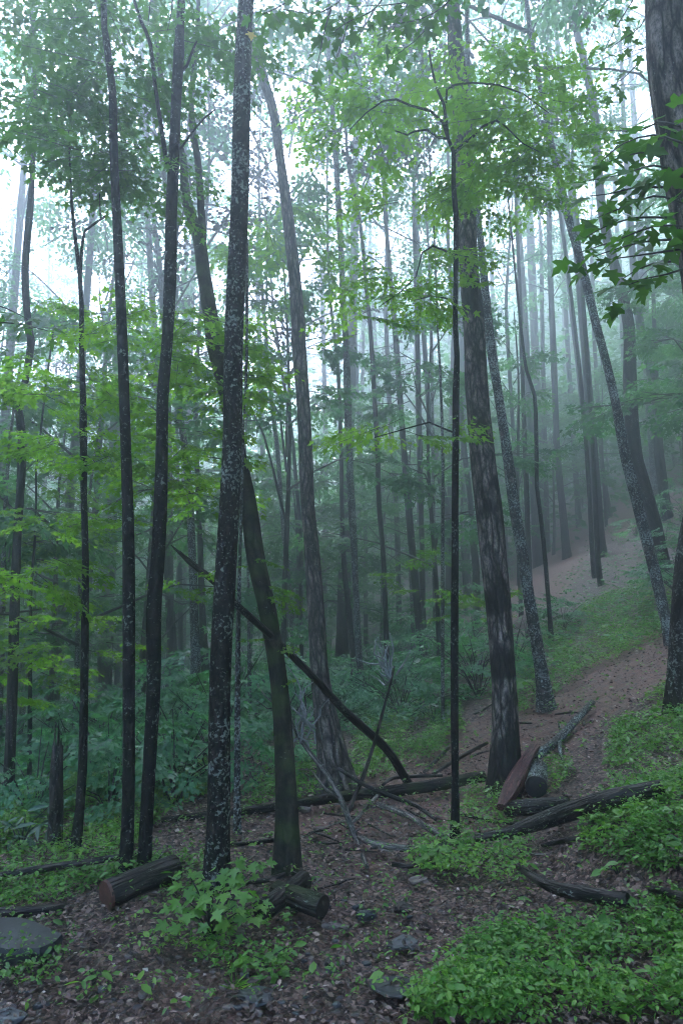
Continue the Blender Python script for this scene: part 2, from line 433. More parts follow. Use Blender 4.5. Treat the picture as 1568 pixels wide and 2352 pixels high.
def seg_dist(X, Y, pts):
    d = np.full(X.shape, 1e9)
    for (x0, y0), (x1, y1) in zip(pts[:-1], pts[1:]):
        L2 = (x1 - x0) ** 2 + (y1 - y0) ** 2
        t = np.clip(((X - x0) * (x1 - x0) + (Y - y0) * (y1 - y0)) / L2, 0, 1)
        d = np.minimum(d, np.hypot(X - x0 - t * (x1 - x0), Y - y0 - t * (y1 - y0)))
    return d
TRAIL_PX = [(620, 2340), (760, 2200), (840, 2080), (900, 1980), (930, 1900), (990, 1800), (1090, 1740), (1200, 1660), (1330, 1590), (1440, 1530), (1568, 1470)]
tr = [hit(x, y)[:2] for x, y in TRAIL_PX]
trail_pts = [(-.5, -6), (-.35, 1.5)] + [tuple(p) for p in tr] + [tuple(tr[-1] + np.array([2.5, .9])), tuple(tr[-1] + np.array([6, 1.2]))]
FAR_PX = [(1150, 1420), (1230, 1330), (1300, 1250), (1370, 1190), (1460, 1180), (1530, 1172)]
ft = [tuple(hit(x, y)[:2]) for x, y in FAR_PX]
ft = ft + [(ft[-1][0] + 8, ft[-1][1] + 3)]
dtr = seg_dist(XX, YY, trail_pts) + .18 * wav(XX, YY, 2.6) + .06 * wav(XX, YY, 8)
wid = .85 + .75 * sstep(4.2, 2.4, YY) + .1 * sstep(4, 6, YY)
mask_n = sstep(.25, -.2, dtr - wid)
dfar = seg_dist(XX, YY, ft) + .3 * wav(XX, YY, .9)
mask_f = sstep(.6, -.3, dfar - 1.3)
mask = np.maximum(mask_n, mask_f)
ZZ -= .05 * mask_n * near
soil = mask * (.25 + .75 * sstep(4.4, 6.8, YY))      # the climbing part of the trail is bare red earth

def ground_mat():
    m, nt, out = mat('forest_floor'); L = nt.links
    ps = N(nt, 'ShaderNodeNewGeometry').outputs['Position']
    def nz(s, d=6, r=.65):
        n = N(nt, 'ShaderNodeTexNoise'); n.inputs['Scale'].default_value = s; n.inputs['Detail'].default_value = d; n.inputs['Roughness'].default_value = r
        L.new(ps, n.inputs['Vector']); return n.outputs[0]
    fine = nz(55, 5, .7); med = nz(9); big = nz(1.7, 4)
    vo = N(nt, 'ShaderNodeTexVoronoi'); vo.inputs['Scale'].default_value = 48; L.new(ps, vo.inputs['Vector'])
    vc = N(nt, 'ShaderNodeSeparateColor'); L.new(vo.outputs['Color'], vc.inputs[0])
    litter = ramp(nt, vc.outputs[0], [(0, (.022, .012, .010)), (.45, (.066, .036, .029)), (.8, (.14, .078, .062)), (1, (.26, .165, .135))])
    soilc = ramp(nt, med, [(.3, (.17, .075, .055)), (.7, (.42, .21, .155))])
    soil2 = mixc(nt, fine, soilc.outputs[0], (.05, .03, .026))
    a = N(nt, 'ShaderNodeAttribute', attribute_name='soil')
    ad = N(nt, 'ShaderNodeMath', operation='ADD'); L.new(a.outputs['Fac'], ad.inputs[0]); L.new(big, ad.inputs[1])
    sr = ramp(nt, ad.outputs[0], [(.72, (0, 0, 0)), (1.05, (1, 1, 1))])
    dr = ramp(nt, nz(6.5, 6, .75), [(.5, (1, 1, 1)), (.6, (.25, .25, .25))]); sm = N(nt, 'ShaderNodeMath', operation='MULTIPLY'); L.new(sr.outputs[0], sm.inputs[0]); L.new(dr.outputs[0], sm.inputs[1])
    c = mixc(nt, sm.outputs[0], litter.outputs[0], soil2)
    pb = N(nt, 'ShaderNodeBsdfPrincipled'); L.new(c, pb.inputs['Base Color'])
    rr = ramp(nt, med, [(.3, (.42, .42, .42)), (.65, (.8, .8, .8))]); L.new(rr.outputs[0], pb.inputs['Roughness'])
    pb.inputs['Specular IOR Level'].default_value = .35
    bp = N(nt, 'ShaderNodeBump'); bp.inputs['Strength'].default_value = .8; bp.inputs['Distance'].default_value = .02
    h = N(nt, 'ShaderNodeMath', operation='MULTIPLY_ADD'); L.new(vo.outputs['Distance'], h.inputs[0]); h.inputs[1].default_value = -.8; L.new(fine, h.inputs[2])
    L.new(h.outputs[0], bp.inputs['Height']); L.new(bp.outputs[0], pb.inputs['Normal']); L.new(pb.outputs[0], out.inputs[0])
    return m
M['ground'] = ground_mat()

def build_ground():
    ny, nx = XX.shape
    V = np.stack([XX, YY, ZZ], -1).reshape(-1, 3)
    i, j = np.meshgrid(np.arange(ny - 1), np.arange(nx - 1), indexing='ij')
    q = np.stack([i * nx + j, i * nx + j + 1, (i + 1) * nx + j + 1, (i + 1) * nx + j], -1).reshape(-1, 4)
    fm = mask.reshape(-1)[q].mean(1) > .5
    for name, sel in (('ground', ~fm), ('trail', fm)):
        g = Geo(); qq = q[sel]; used, inv = np.unique(qq, return_inverse=True)
        g.add(V[used], inv.reshape(-1, 4), soil=soil.reshape(-1)[used])
        o = link(name, g.mesh(name, M['ground']))
        tag(o, 'dark leaf-strewn forest floor falling away into the hollow' if name == 'ground' else 'bare red-brown earth trail climbing the hillside', name, kind='structure')
build_ground()

# ---------------------------------------------------------------- shared crowns
def make_crown(seed, H=8.0, Rad=3.2, nl=15, per=13, scale=1.75, tmpl=KITE, leafscale=1.0, flat=False, low=0.0):
    r_ = np.random.default_rng(seed); gl, gb = Geo(), Geo()
    for k in range(nl):
        t = (k + r_.uniform(0, .8)) / nl
        z0 = t * H * .93; az = k * 2.399 + r_.uniform(-.5, .5)
        prof = (math.sin(math.pi * min(1, (.28 + .72 * t) * .93)) ** .7) if not flat else (1 - .75 * t)
        ln = Rad * prof * r_.uniform(.7, 1.15) + .25
        el = (R(15) + t * R(55) if not flat else R(18) + t * R(30)) + r_.normal(0, .12)
        d = np.array([math.cos(az) * math.cos(el), math.sin(az) * math.cos(el), math.sin(el)])
        p0 = np.array([0, 0, z0]); bend = r_.normal(0, .12, 3) * ln
        p1 = p0 + d * ln * .5 + bend + np.array([0, 0, .06 * ln]); p2 = p0 + d * ln + bend * .3 - np.array([0, 0, .14 * ln])
        tube(gb, [p0, p1, p2], [.010 + .006 * ln, .006 + .0035 * ln, .004], seg=5, step=.4, bump=.05, cap=False)
        for s_ in range(per):
            f = r_.uniform(.25, 1.0) ** .75
            base = (p0 + (p1 - p0) * f * 2) if f < .5 else (p1 + (p2 - p1) * (f - .5) * 2)
            yaw = az + r_.normal(0, .9); off = np.array([math.cos(yaw), math.sin(yaw), r_.normal(0, .25)]) * r_.uniform(0, .55) * (ln * .35)
            put_spray(gl, None, base + off, yaw, r_.normal(.15, .3), r_.normal(0, .3), scale * r_.uniform(.75, 1.2), tmpl, r_, leafscale)
            if r_.random() < .5: tube(gb, [base, base + off + np.array([math.cos(yaw), math.sin(yaw), -.1]) * .4], [.009, .004], seg=3, step=9, bump=0, cap=False)
    return gl, gb
CROWNS = []
for s in range(6):
    gl, gb = make_crown(100 + s, H=8.5, Rad=3.0, nl=13, per=4)
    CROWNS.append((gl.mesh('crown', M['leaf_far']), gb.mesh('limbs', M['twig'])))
DENSE = []
for s in range(3):
    gl, gb = make_crown(150 + s, H=8.5, Rad=3.4, nl=14, per=8, tmpl=MAPLE, leafscale=.95)
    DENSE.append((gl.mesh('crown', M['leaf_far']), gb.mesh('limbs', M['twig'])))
LOWS = []
for s in range(6):
    gl, gb = make_crown(200 + s, H=4.6, Rad=2.1, nl=11, per=7, scale=1.15, tmpl=MAPLE, leafscale=1.15, flat=True)
    LOWS.append((gl.mesh('crown', M['leaf_far']), gb.mesh('limbs', M['twig'])))

# ---------------------------------------------------------------- traced trees
ncrown = [0]
def add_crown(root, base, top_local, kind=CROWNS, scale=1.0, zscale=1.0, yaw=None):
    me, mb = kind[ncrown[0] % len(kind)]; ncrown[0] += 1
    yaw = rng.uniform(0, 6.28) if yaw is None else yaw
    for nm, d in (('crown', me), ('limbs', mb)):
        o = link(nm, d, root, top_local); o.rotation_euler = (0, 0, yaw); o.scale = (scale, scale, scale * zscale)

def tree(name, label, pts, material, Y=None, group=None, seg=14, height=17.0, crown=1.0, limbs=(), flare=.35, lean=0.0, bump=.05, step=.14, category='tree'):
    """pts: (x, y, width) pixels from base to top; the base pixel meets the ground unless the distance Y is given"""
    x, y, w = pts[0]
    b = hit(x, y) if Y is None else at(x, y, Y)
    Yb = b[1]
    b = np.array([b[0], Yb, float(ground(b[0], Yb)) - .06])
    root = link(name, None, None, b); tag(root, label, category, group)
    P, W = [b], []
    def w2r(px_, py_, w_, Yp):
        p = at(px_, py_, Yp); d = (p - CAM); dep = d[1] * math.cos(PITCH) + d[2] * math.sin(PITCH)
        return .5 * w_ * dep / FPX * math.cos(math.atan((px_ - 784) / FPX))
    y0 = pts[0][1]
    for k, (px_, py_, w_) in enumerate(pts):
        Yp = Yb + lean * max(0, y0 - py_) / 1000.0
        p = at(px_, py_, Yp)
        if k == 0:
            W.append(w2r(px_, py_, w_, Yb))
            if p[2] - b[2] > .25: P.append(p); W.append(w2r(px_, py_, w_, Yp))
            continue
        P.append(p); W.append(w2r(px_, py_, w_, Yp))
    top = P[-1].copy(); d = P[-1] - P[-2]; d /= np.linalg.norm(d); rad = W[-1]
    if height > top[2] - b[2] + .5:
        n = 6; rem = height - (top[2] - b[2])
        for k in range(n):
            d = d * .8 + np.array([rng.normal(0, .04), rng.normal(0, .04), .3]); d /= np.linalg.norm(d)
            top = top + d * rem / n; P.append(top.copy()); W.append(max(.012, rad * (1 - .9 * (k + 1) / n)))
    g = Geo()
    Pl = np.array(P) - b
    Pc, Rc = tube(g, Pl, W, seg=seg, step=step, bump=bump, flare=flare, cap=False)
    link('trunk', g.mesh('trunk', material), root)
    for lp in limbs:
        gg = Geo(); PP = []; WW = []
        for (px_, py_, w_) in lp:
            Yp = Yb + lean * max(0, y0 - py_) / 1000.0
            PP.append(at(px_, py_, Yp) - b); WW.append(w2r(px_, py_, w_, Yp))
        tube(gg, PP, WW, seg=8, step=step, bump=.05, cap=False)
        link('limb', gg.mesh('limb', material), root)
    if crown:
        Ht = Pc[-1][2]
        zc = Ht - 7.2 * crown
        k = int(np.argmin(np.abs(Pc[:, 2] - zc)))
        add_crown(root, b, Pc[k], scale=crown, kind=CROWNS)
    root_info[root.name] = (b, Yb, np.array(P))
    return root, b
root_info = {}

T = {}
def tr_(key, *a, **k): T[key] = tree(*a, **k)

BL, BF, BR, BP, BM, BW, BG = (M[k] for k in ('bark_lichen', 'bark_fleck', 'bark_ridge', 'bark_patch', 'bark_moss', 'bark_pale', 'bark_far'))
tr_('T1', 'tree', 'straight lichen-speckled trunk with a yellow leaf stuck to its bark', [(497, 2034, 56), (501, 1900, 52), (503, 1800, 53), (506, 1568, 50), (520, 1284, 49), (533, 1034, 46), (537, 784, 42), (549, 500, 42), (555, 250, 40), (565, 0, 36)], BL, seg=24, height=18, step=.08)
tr_('T2', 'tree', 'dark lichen-flecked trunk behind the long leaning pole, left one of the close pair', [(290, 2020, 30), (296, 1818, 28), (296, 1568, 28), (296, 1284, 28), (290, 1034, 26), (281, 784, 26), (269, 500, 22), (263, 375, 20), (260, 250, 19), (257, 190, 17), (243, 80, 15), (238, 0, 14)], BF, seg=18, height=17, step=.09)
T['T2'][0]['label'] = 'straighter dark lichen-flecked trunk of the close pair behind the long pole'
tr_('T3', 'tree', 'bowed dark trunk of the close pair, forking high up into a thin side limb', [(331, 2012, 29), (340, 1818, 30), (353, 1568, 33), (354, 1409, 35), (363, 1284, 32), (369, 1159, 32), (372, 1034, 29), (374, 909, 28), (384, 784, 26), (392, 625, 29), (394, 500, 27), (399, 375, 27), (404, 250, 23), (411, 125, 25), (417, 0, 18)], BF, seg=18, height=18, step=.09,
    limbs=[[(388, 380, 13), (381, 360, 11), (372, 300, 10), (357, 200, 9), (345, 100, 9), (325, 50, 8), (308, 0, 7)], [(410, 345, 6), (420, 335, 5), (437, 310, 5), (468, 272, 4), (494, 252, 3)], [(412, 170, 8), (430, 150, 7), (445, 110, 6), (452, 95, 5)]])
tr_('T4', 'tree', 'mossy trunk leaning away behind the speckled trunk and forking in two', [(661, 1987, 56), (657, 1818, 47), (641, 1568, 42), (616, 1409, 42), (588, 1284, 42), (570, 1159, 38), (545, 1034, 36), (520, 900, 36), (492, 784, 38), (487, 750, 34), (467, 625, 32), (457, 550, 30), (427, 450, 24), (418, 350, 15), (384, 250, 13), (368, 160, 12), (356, 50, 11)], BM, seg=22, height=18, lean=.9, step=.09,
    limbs=[[(462, 580, 24), (464, 540, 21), (463, 500, 18), (455, 375, 16), (443, 300, 16), (440, 210, 12), (452, 100, 11), (456, 0, 10)]])
tr_('T5', 'tree', 'tall ridged trunk standing in the hollow behind the fallen branches', [(775, 1812, 78), (765, 1750, 60), (748, 1650, 50), (733, 1534, 40), (726, 1409, 38), (717, 1284, 37), (707, 1159, 33), (702, 1034, 32), (695, 909, 31), (685, 784, 33), (686, 750, 31), (675, 625, 27), (661, 500, 27), (645, 375, 22), (626, 250, 22), (600, 165, 22), (575, 60, 20)], BR, seg=20, height=19, lean=1.6)
tr_('T6', 'tree', 'slender pale grey trunk rising behind the bare white twigs', [(840, 1640, 24), (826, 1534, 16), (819, 1409, 15), (814, 1284, 15), (807, 1159, 17), (802, 1034, 14), (798, 909, 18), (794, 784, 15), (788, 700, 14), (784, 600, 14), (778, 480, 13), (770, 350, 12), (760, 200, 11)], BW, height=17)
tr_('T7', 'maple_sapling', 'thin black maple sapling with a wide leafy crown beside the big patched trunk', [(1045, 1908, 19), (1045, 1818, 18), (1043, 1568, 18), (1044, 1284, 17), (1044, 1159, 16), (1046, 1034, 16), (1046, 909, 16), (1049, 820, 13), (1045, 750, 12), (1046, 625, 12), (1047, 500, 13), (1041, 430, 12), (1041, 350, 9), (1029, 320, 8), (1019, 240, 7), (1001, 200, 6), (992, 160, 5), (984, 115, 4)], BF, seg=12, height=1, crown=0,
    limbs=[[(1041, 350, 9), (1029, 320, 8), (1016, 280, 7), (989, 255, 6), (944, 243, 5), (909, 228, 5), (879, 232, 4), (840, 260, 3), (800, 300, 2)],
           [(1042, 352, 8), (1060, 335, 8), (1084, 315, 7), (1109, 290, 6), (1139, 277, 6), (1160, 290, 4), (1200, 330, 3), (1240, 350, 2)],
           [(1029, 320, 6), (1005, 315, 6), (980, 298, 5), (950, 302, 5), (935, 310, 4), (906, 300, 3)],
           [(1024, 235, 5), (1026, 205, 5), (1044, 195, 5), (1084, 190, 4), (1144, 195, 4), (1200, 215, 3), (1260, 260, 2)],
           [(1043, 590, 6), (1020, 575, 5), (994, 565, 5), (969, 580, 4), (955, 635, 3), (920, 670, 3), (870, 705, 2)],
           [(1043, 700, 5), (1025, 685, 4), (990, 680, 3), (950, 690, 2)],
           [(1040, 993, 5), (1020, 985, 4), (985, 970, 4), (930, 985, 3), (860, 1005, 2)]])
tr_('T8', 'tree', 'big trunk with dark wet patches on ridged bark above the split plank', [(1162, 1812, 72), (1160, 1693, 60), (1157, 1568, 58), (1146, 1409, 58), (1132, 1284, 57), (1120, 1159, 59), (1107, 1034, 57), (1095, 909, 52), (1089, 784, 50), (1083, 700, 52), (1077, 625, 48), (1071, 500, 44), (1065, 400, 38), (1058, 300, 38), (1054, 200, 38), (1045, 100, 34), (1038, 0, 32)], BP, seg=26, height=19, step=.08, lean=.6, bump=.07)
tr_('T9', 'tree', 'lichen-spotted leaning trunk just beyond the big patched one, at the trail edge', [(1255, 1620, 38), (1242, 1534, 28), (1220, 1409, 27), (1200, 1284, 27), (1180, 1159, 27), (1163, 1034, 25), (1144, 909, 21), (1125, 784, 22), (1117, 700, 20), (1110, 625, 17), (1098, 500, 14), (1090, 400, 13), (1075, 200, 12)], BW, height=16, seg=16)
tr_('T10', 'tree', 'lichen-covered trunk at the top of the red bank, tilted away from the trail', [(1560, 1630, 62), (1562, 1534, 58), (1566, 1409, 56), (1576, 1284, 52), (1592, 1184, 50), (1615, 1050, 48), (1640, 880, 45), (1660, 700, 42)], BL, height=15, seg=18)
tr_('T11', 'tree', 'pale lichen-mottled trunk leaning hard over the slope, crossing a dark one', [(1538, 1470, 27), (1524, 1409, 26), (1495, 1284, 27), (1463, 1159, 26), (1433, 1034, 25), (1409, 909, 21), (1379, 784, 20), (1369, 750, 20), (1339, 625, 20), (1304, 500, 19), (1290, 435, 16), (1265, 330, 14), (1240, 200, 12), (1215, 60, 11)], BW, height=15)
tr_('T11b', 'tree', 'broad dark trunk crossed by the pale leaning one on the slope', [(1522, 1310, 32), (1510, 1234, 31), (1490, 1159, 33), (1468, 1084, 34), (1456, 1034, 35), (1446, 909, 32), (1445, 784, 28), (1438, 720, 26), (1414, 625, 26), (1384, 500, 21), (1372, 375, 20), (1362, 250, 20), (1345, 160, 18), (1320, 60, 16)], BG, height=21)
tr_('T12', 'tree', 'thick lichened trunk with deep furrows leaning in beside the drooping maple branch', [(1700, 1750, 130), (1690, 1400, 120), (1660, 1000, 112), (1616, 640, 108), (1588, 480, 106), (1560, 320, 104), (1538, 160, 104), (1530, 0, 104)], M['bark_ridge'], Y=3.1, height=13, seg=26, step=.07, bump=.08)
T['T12'][0].children[0].data.materials[0] = bark_mat('furrowed_lichen_bark', (.008, .008, .009), (.10, .09, .085), amount=.5, ridge=11, stretch=.2, bump=1.0, lsize=1.6)
tr_('T13', 'tree', 'grey trunk by the far bend of the trail, forking low', [(1530, 1192, 25), (1512, 1034, 22), (1504, 909, 20), (1476, 784, 20), (1462, 690, 18), (1450, 560, 16), (1440, 400, 14)], BG, height=20, limbs=[[(1508, 900, 12), (1502, 800, 11), (1500, 700, 10), (1490, 560, 8), (1470, 400, 7)]])
tr_('L1', 'tree', 'crooked grey trunk among yellow-green shrubs at the hollow rim', [(20, 1850, 29), (22, 1768, 27), (30, 1568, 25), (34, 1409, 24), (40, 1234, 20), (47, 1134, 19), (52, 1009, 21), (43, 934, 18), (57, 884, 17), (72, 784, 19), (65, 740, 17), (58, 625, 18), (68, 500, 18), (74, 425, 13), (78, 300, 11), (80, 150, 10)], BG, height=15)
tr_('L2', 'tree', 'slim trunk splitting into two thin limbs, beside the rotting snag', [(172, 1955, 28), (184, 1860, 22), (190, 1768, 22), (194, 1568, 19), (196, 1409, 18), (197, 1284, 16), (193, 1134, 15), (192, 984, 18), (191, 909, 14), (188, 784, 12), (188, 700, 11), (183, 620, 11), (175, 560, 9), (168, 500, 8), (164, 450, 7), (160, 350, 4), (158, 300, 2)], BF, height=1.0, crown=0,
    limbs=[[(185, 640, 9), (187, 590, 8), (190, 555, 7), (196, 530, 6), (220, 512, 6), (242, 497, 5)], [(231, 500, 4), (230, 470, 3), (229, 445, 2)]])
tr_('L3', 'tree', 'thin dark stem next to the crooked grey trunk', [(68, 1765, 11), (70, 1568, 10), (71, 1409, 8), (72, 1350, 8), (80, 1250, 6), (84, 1150, 5)], BF, Y=8.6, height=6, crown=0)
tr_('L4', 'tree', 'lichen-mottled trunk seen between the dark pair and the speckled trunk', [(440, 1690, 28), (442, 1620, 24), (450, 1530, 25), (446, 1409, 20), (442, 1284, 19), (432, 1100, 18), (412, 930, 14), (404, 850, 13), (396, 700, 12), (388, 500, 11)], BW, height=15, Y=10.5)
tr_('L4b', 'tree', 'dim trunk half hidden behind the speckled trunk', [(478, 1700, 22), (470, 1500, 18), (465, 1409, 16), (460, 1250, 14), (455, 1150, 12), (450, 900, 11)], BG, Y=13, height=16)
tr_('L5', 'tree', 'straight pole-thin lichened stem right behind the speckled trunk', [(545, 1912, 17), (545, 1818, 15), (546, 1568, 13), (548, 1409, 10), (550, 1340, 9), (552, 1250, 8), (556, 1100, 7), (560, 960, 5)], BW, height=4.6, crown=0)
tr_('L6', 'tree', 'very thin pale stem between the speckled and the mossy trunk', [(575, 1690, 9), (573, 1568, 9), (571, 1409, 7), (570, 1330, 6), (568, 1200, 5)], BW, height=5.5, crown=0)
tr_('L7', 'tree', 'slim lichened trunk emerging right of the mossy leaning tree', [(676, 1510, 13), (668, 1409, 13), (657, 1284, 12), (646, 1159, 10), (637, 1034, 11), (622, 909, 9), (612, 784, 8), (600, 640, 8)], BW, Y=14, height=15)
T['L7'][0]['label'] = 'slim lichened trunk in the fog between the mossy and the tall ridged trees'
tr_('L8', 'tree', 'thin dark bent trunk hugging the tall ridged tree', [(692, 1490, 10), (691, 1409, 9), (690, 1234, 10), (680, 1110, 9), (672, 1010, 8), (655, 900, 7), (640, 800, 6)], BG, Y=15, height=14)
tr_('L10', 'tree', 'foggy trunk behind the bowed trunk of the close pair', [(392, 1400, 14), (390, 1100, 13), (385, 850, 13), (375, 720, 14), (366, 600, 13), (355, 520, 12), (345, 400, 10), (335, 250, 9)], BG, Y=16, height=19)
mids = [  # depth, pixels, label
 ('M1', None, [(1301, 1282, 20), (1290, 1159, 17), (1279, 1034, 15), (1269, 784, 15), (1262, 600, 13), (1258, 400, 12)], BG, 'straight grey trunk rooted on the bare far slope'),
 ('M2', None, [(1369, 1326, 12), (1360, 1284, 12), (1346, 1034, 10), (1323, 784, 9), (1300, 600, 8), (1280, 450, 7)], BG, 'thin dark trunk, downhill one of twins on the green slope'),
 ('M3', None, [(1381, 1344, 13), (1372, 1284, 13), (1361, 1034, 10), (1344, 784, 10), (1335, 650, 9), (1325, 500, 8)], BG, 'thin dark trunk, uphill one of twins on the green slope'),
 ('M4', None, [(1397, 1190, 15), (1394, 1159, 14), (1379, 1034, 10), (1364, 784, 10), (1358, 600, 9)], BG, 'foggy trunk standing at the edge of the far trail bend'),
 ('M5', None, [(1266, 1470, 11), (1261, 1409, 11), (1251, 1284, 11), (1240, 1180, 10), (1232, 1120, 10), (1231, 1034, 10), (1227, 909, 9), (1208, 850, 8), (1199, 784, 7), (1190, 700, 6), (1180, 600, 5)], BF, 'crooked thin lichened stem on the slope behind the leaning spotted trunk'),
 ('M6', 17, [(1215, 1330, 14), (1205, 1034, 11), (1196, 784, 10), (1190, 600, 9)], BG, 'slim straight trunk just downhill of the crooked stem'),
 ('M7', 22, [(1190, 1270, 11), (1180, 1034, 10), (1165, 784, 9)], BG, 'faint slim trunk close behind the leaning spotted trunk'),
 ('M8', 28, [(1256, 1230, 12), (1251, 1034, 11), (1245, 784, 10), (1243, 600, 9)], BG, 'very faint trunk beside the straight grey one on the bare slope'),
 ('M9', 17, [(1092, 1300, 17), (1087, 1255, 16), (1080, 1159, 14), (1066, 1034, 12), (1050, 850, 11), (1040, 700, 10)], BG, 'leaning grey trunk seen between the black sapling and the patched trunk'),
 ('M10', None, [(1000, 1500, 9), (996, 1284, 9), (993, 1034, 8), (992, 900, 7), (990, 784, 7), (985, 600, 6)], BW, 'thin pale-flecked stem beside the white sapling stem'),
 ('M11', None, [(1017, 1662, 9), (1016, 1568, 9), (1016, 1284, 8), (1016, 1034, 7), (1010, 850, 6), (1005, 760, 5)], BW, 'whitish thin sapling stem beside the black maple sapling'),
 ('M12', 16, [(975, 1480, 14), (971, 1409, 12), (969, 1284, 12), (963, 1034, 13), (958, 784, 12), (955, 650, 11), (950, 450, 10)], BG, 'upright dark trunk, straighter of two close ones deep in the hollow'),
 ('M13', 15, [(966, 1480, 18), (964, 1462, 17), (948, 1284, 17), (927, 1034, 14), (909, 784, 13), (900, 680, 11), (885, 500, 10)], BG, 'thicker dark trunk leaning against its straighter neighbour in the hollow'),
 ('M14', 13, [(887, 1480, 12), (880, 1284, 11), (870, 1159, 12), (866, 1034, 11), (852, 784, 10), (840, 650, 9), (825, 500, 9), (800, 380, 8)], BG, 'slim dark trunk above the bare white twigs'),
 ('M15', 21, [(915, 1380, 13), (912, 1234, 12), (905, 1084, 12), (895, 950, 11), (885, 700, 10)], BG, 'curved foggy trunk between the slim and the thicker dark trunks'),
 ('M16', 19, [(1036, 1240, 16), (1032, 1200, 16), (1010, 1100, 15), (998, 1034, 14), (985, 950, 12), (975, 800, 11), (962, 600, 10)], BG, 'slanting dark trunk passing behind the thin pale stems'),
 ('M17', 23, [(838, 1160, 10), (826, 1080, 9), (822, 950, 9), (815, 784, 9), (800, 600, 8)], BG, 'faint trunk just past the slender pale grey one'),
 ('M18', 14, [(812, 1530, 14), (800, 1400, 13), (789, 1284, 12), (785, 1159, 10), (783, 1034, 9), (776, 850, 8)], BG, 'dark curved trunk hugging the slender pale grey one'),
 ('M19', 24, [(240, 1270, 10), (243, 1000, 9), (238, 700, 8)], BG, 'faint fog-grey trunk left behind the dark pair'),
 ('M20', 20, [(415, 1500, 11), (413, 1300, 10), (410, 1150, 9), (405, 900, 8)], BG, 'slim fog-grey trunk between the dark pair and the lichen-mottled tree'),
 ('M21', 26, [(3, 1180, 11), (12, 980, 10), (17, 850, 9), (20, 750, 9), (30, 500, 8)], BG, 'fog-grey trunk beyond the crooked trunk at the rim'),
 ('M22', 30, [(1215, 500, 19), (1200, 260, 18), (1185, 100, 18), (1170, 0, 16)], BG, 'ghostly thick trunk almost lost in bright fog'),
 ('M23', 24, [(610, 1350, 13), (605, 1100, 12), (598, 850, 11), (590, 600, 10)], BG, 'faint trunk deep in fog beyond the forked mossy tree'),
 ('M24', 26, [(745, 1330, 12), (748, 1100, 11), (744, 850, 10), (738, 600, 9)], BG, 'faint trunk deep in fog beyond the tall ridged tree'),
]
M['bark_far2'] = BG
for key, Y, pts, bm, lab in mids:
    if key == 'M19': lab = 'faint fog-grey trunk beyond the slim split-topped tree'
    tr_(key, 'tree', lab, pts, bm, Y=Y, group='misty mid-distance trees', seg=10, height=15 + (hash(lab) % 5 if False else len(lab) % 6), crown=.85, step=.25)
print('DEPTHS', {k: (round(float(v[1][1]), 1), round(float(v[1][2]), 2)) for k, v in T.items()})

# rotting snag
def snag():
    b = hit(124, 1945); root = link('tree_snag', None, None, b); tag(root, 'short broken rotting trunk with a jagged top among the shrubs', 'snag')
    g = Geo(); top = at(133, 1712, b[1]) - b
    tube(g, [(0, 0, -.05), top * .35 + np.array([.01, 0, 0]), top * .7, top], [.046, .04, .038, .03], seg=14, step=.07, bump=.16, flare=.18)
    link('trunk', g.mesh('trunk', M['log_dark']), root)
    for k in range(4):
        g = Geo(); a = k * 1.7; o = top + np.array([math.cos(a), math.sin(a), 0]) * .022
        tube(g, [o - np.array([0, 0, .12]), o + np.array([0, 0, .05 + .045 * k])], [.014, .002], seg=5, step=.05, bump=.2)
        link('splinter', g.mesh('splinter', M['log_dark']), root)
snag()

# ---------------------------------------------------------------- foliage of the nearer trees: leaf masses at pixel, depth
def foliage(key, masses, leafmat, tmpl=MAPLE, name='crown', seed=1):
    root, b = T[key]; r_ = np.random.default_rng(seed); gl, gt = Geo(), Geo()
    for (cx, cy, rx, ry, Y, n, sc_) in masses:
        for k in range(n):
            a = r_.uniform(0, 6.28); q = math.sqrt(r_.random())
            x, y = cx + rx * q * math.cos(a), cy + ry * q * math.sin(a)
            Yd = Y + r_.normal(0, .35)
            p = at(x, y, max(2.6, Yd)) - b
            tx = (x - cx) / max(rx, 1)
            yaw = (0 if tx > 0 else math.pi) + r_.normal(0, .9)
            put_spray(gl, gt, p, yaw, r_.normal(.08, .16), r_.normal(0, .2), sc_ * r_.uniform(.8, 1.2), tmpl, r_)
    o = link(name, gl.mesh(name, leafmat), root)
    if gt.n: link('twigs', gt.mesh('twigs', M['twig']), root)['kind'] = 'stuff'
    o['kind'] = 'stuff'

dT = {k: v[1][1] for k, v in T.items()}
foliage('T2', [(310, 100, 120, 80, 4.9, 26, .85), (190, 60, 110, 60, 5.2, 16, .9), (140, 250, 100, 55, 5.0, 20, .85), (230, 345, 90, 70, 4.9, 24, .85), (340, 385, 90, 55, 4.8, 18, .8), (60, 200, 50, 30, 5.2, 6, .85), (480, 120, 50, 60, 5.2, 9, .8), (440, 60, 60, 50, 5.4, 7, .8), (250, 180, 60, 60, 5.0, 8, .85)], M['leaf_near'], seed=2)
foliage('T3', [(330, 760, 110, 60, 5.2, 20, .75), (440, 730, 80, 30, 5.0, 12, .75), (480, 850, 80, 60, 5.4, 22, .8), (440, 1010, 80, 60, 5.4, 20, .8), (350, 1090, 60, 40, 5.6, 12, .75), (250, 730, 40, 50, 5.3, 7, .7), (590, 890, 40, 14, 5.2, 5, .75), (480, 1120, 50, 50, 6, 8, .8)], M['leaf_mid'], seed=3)
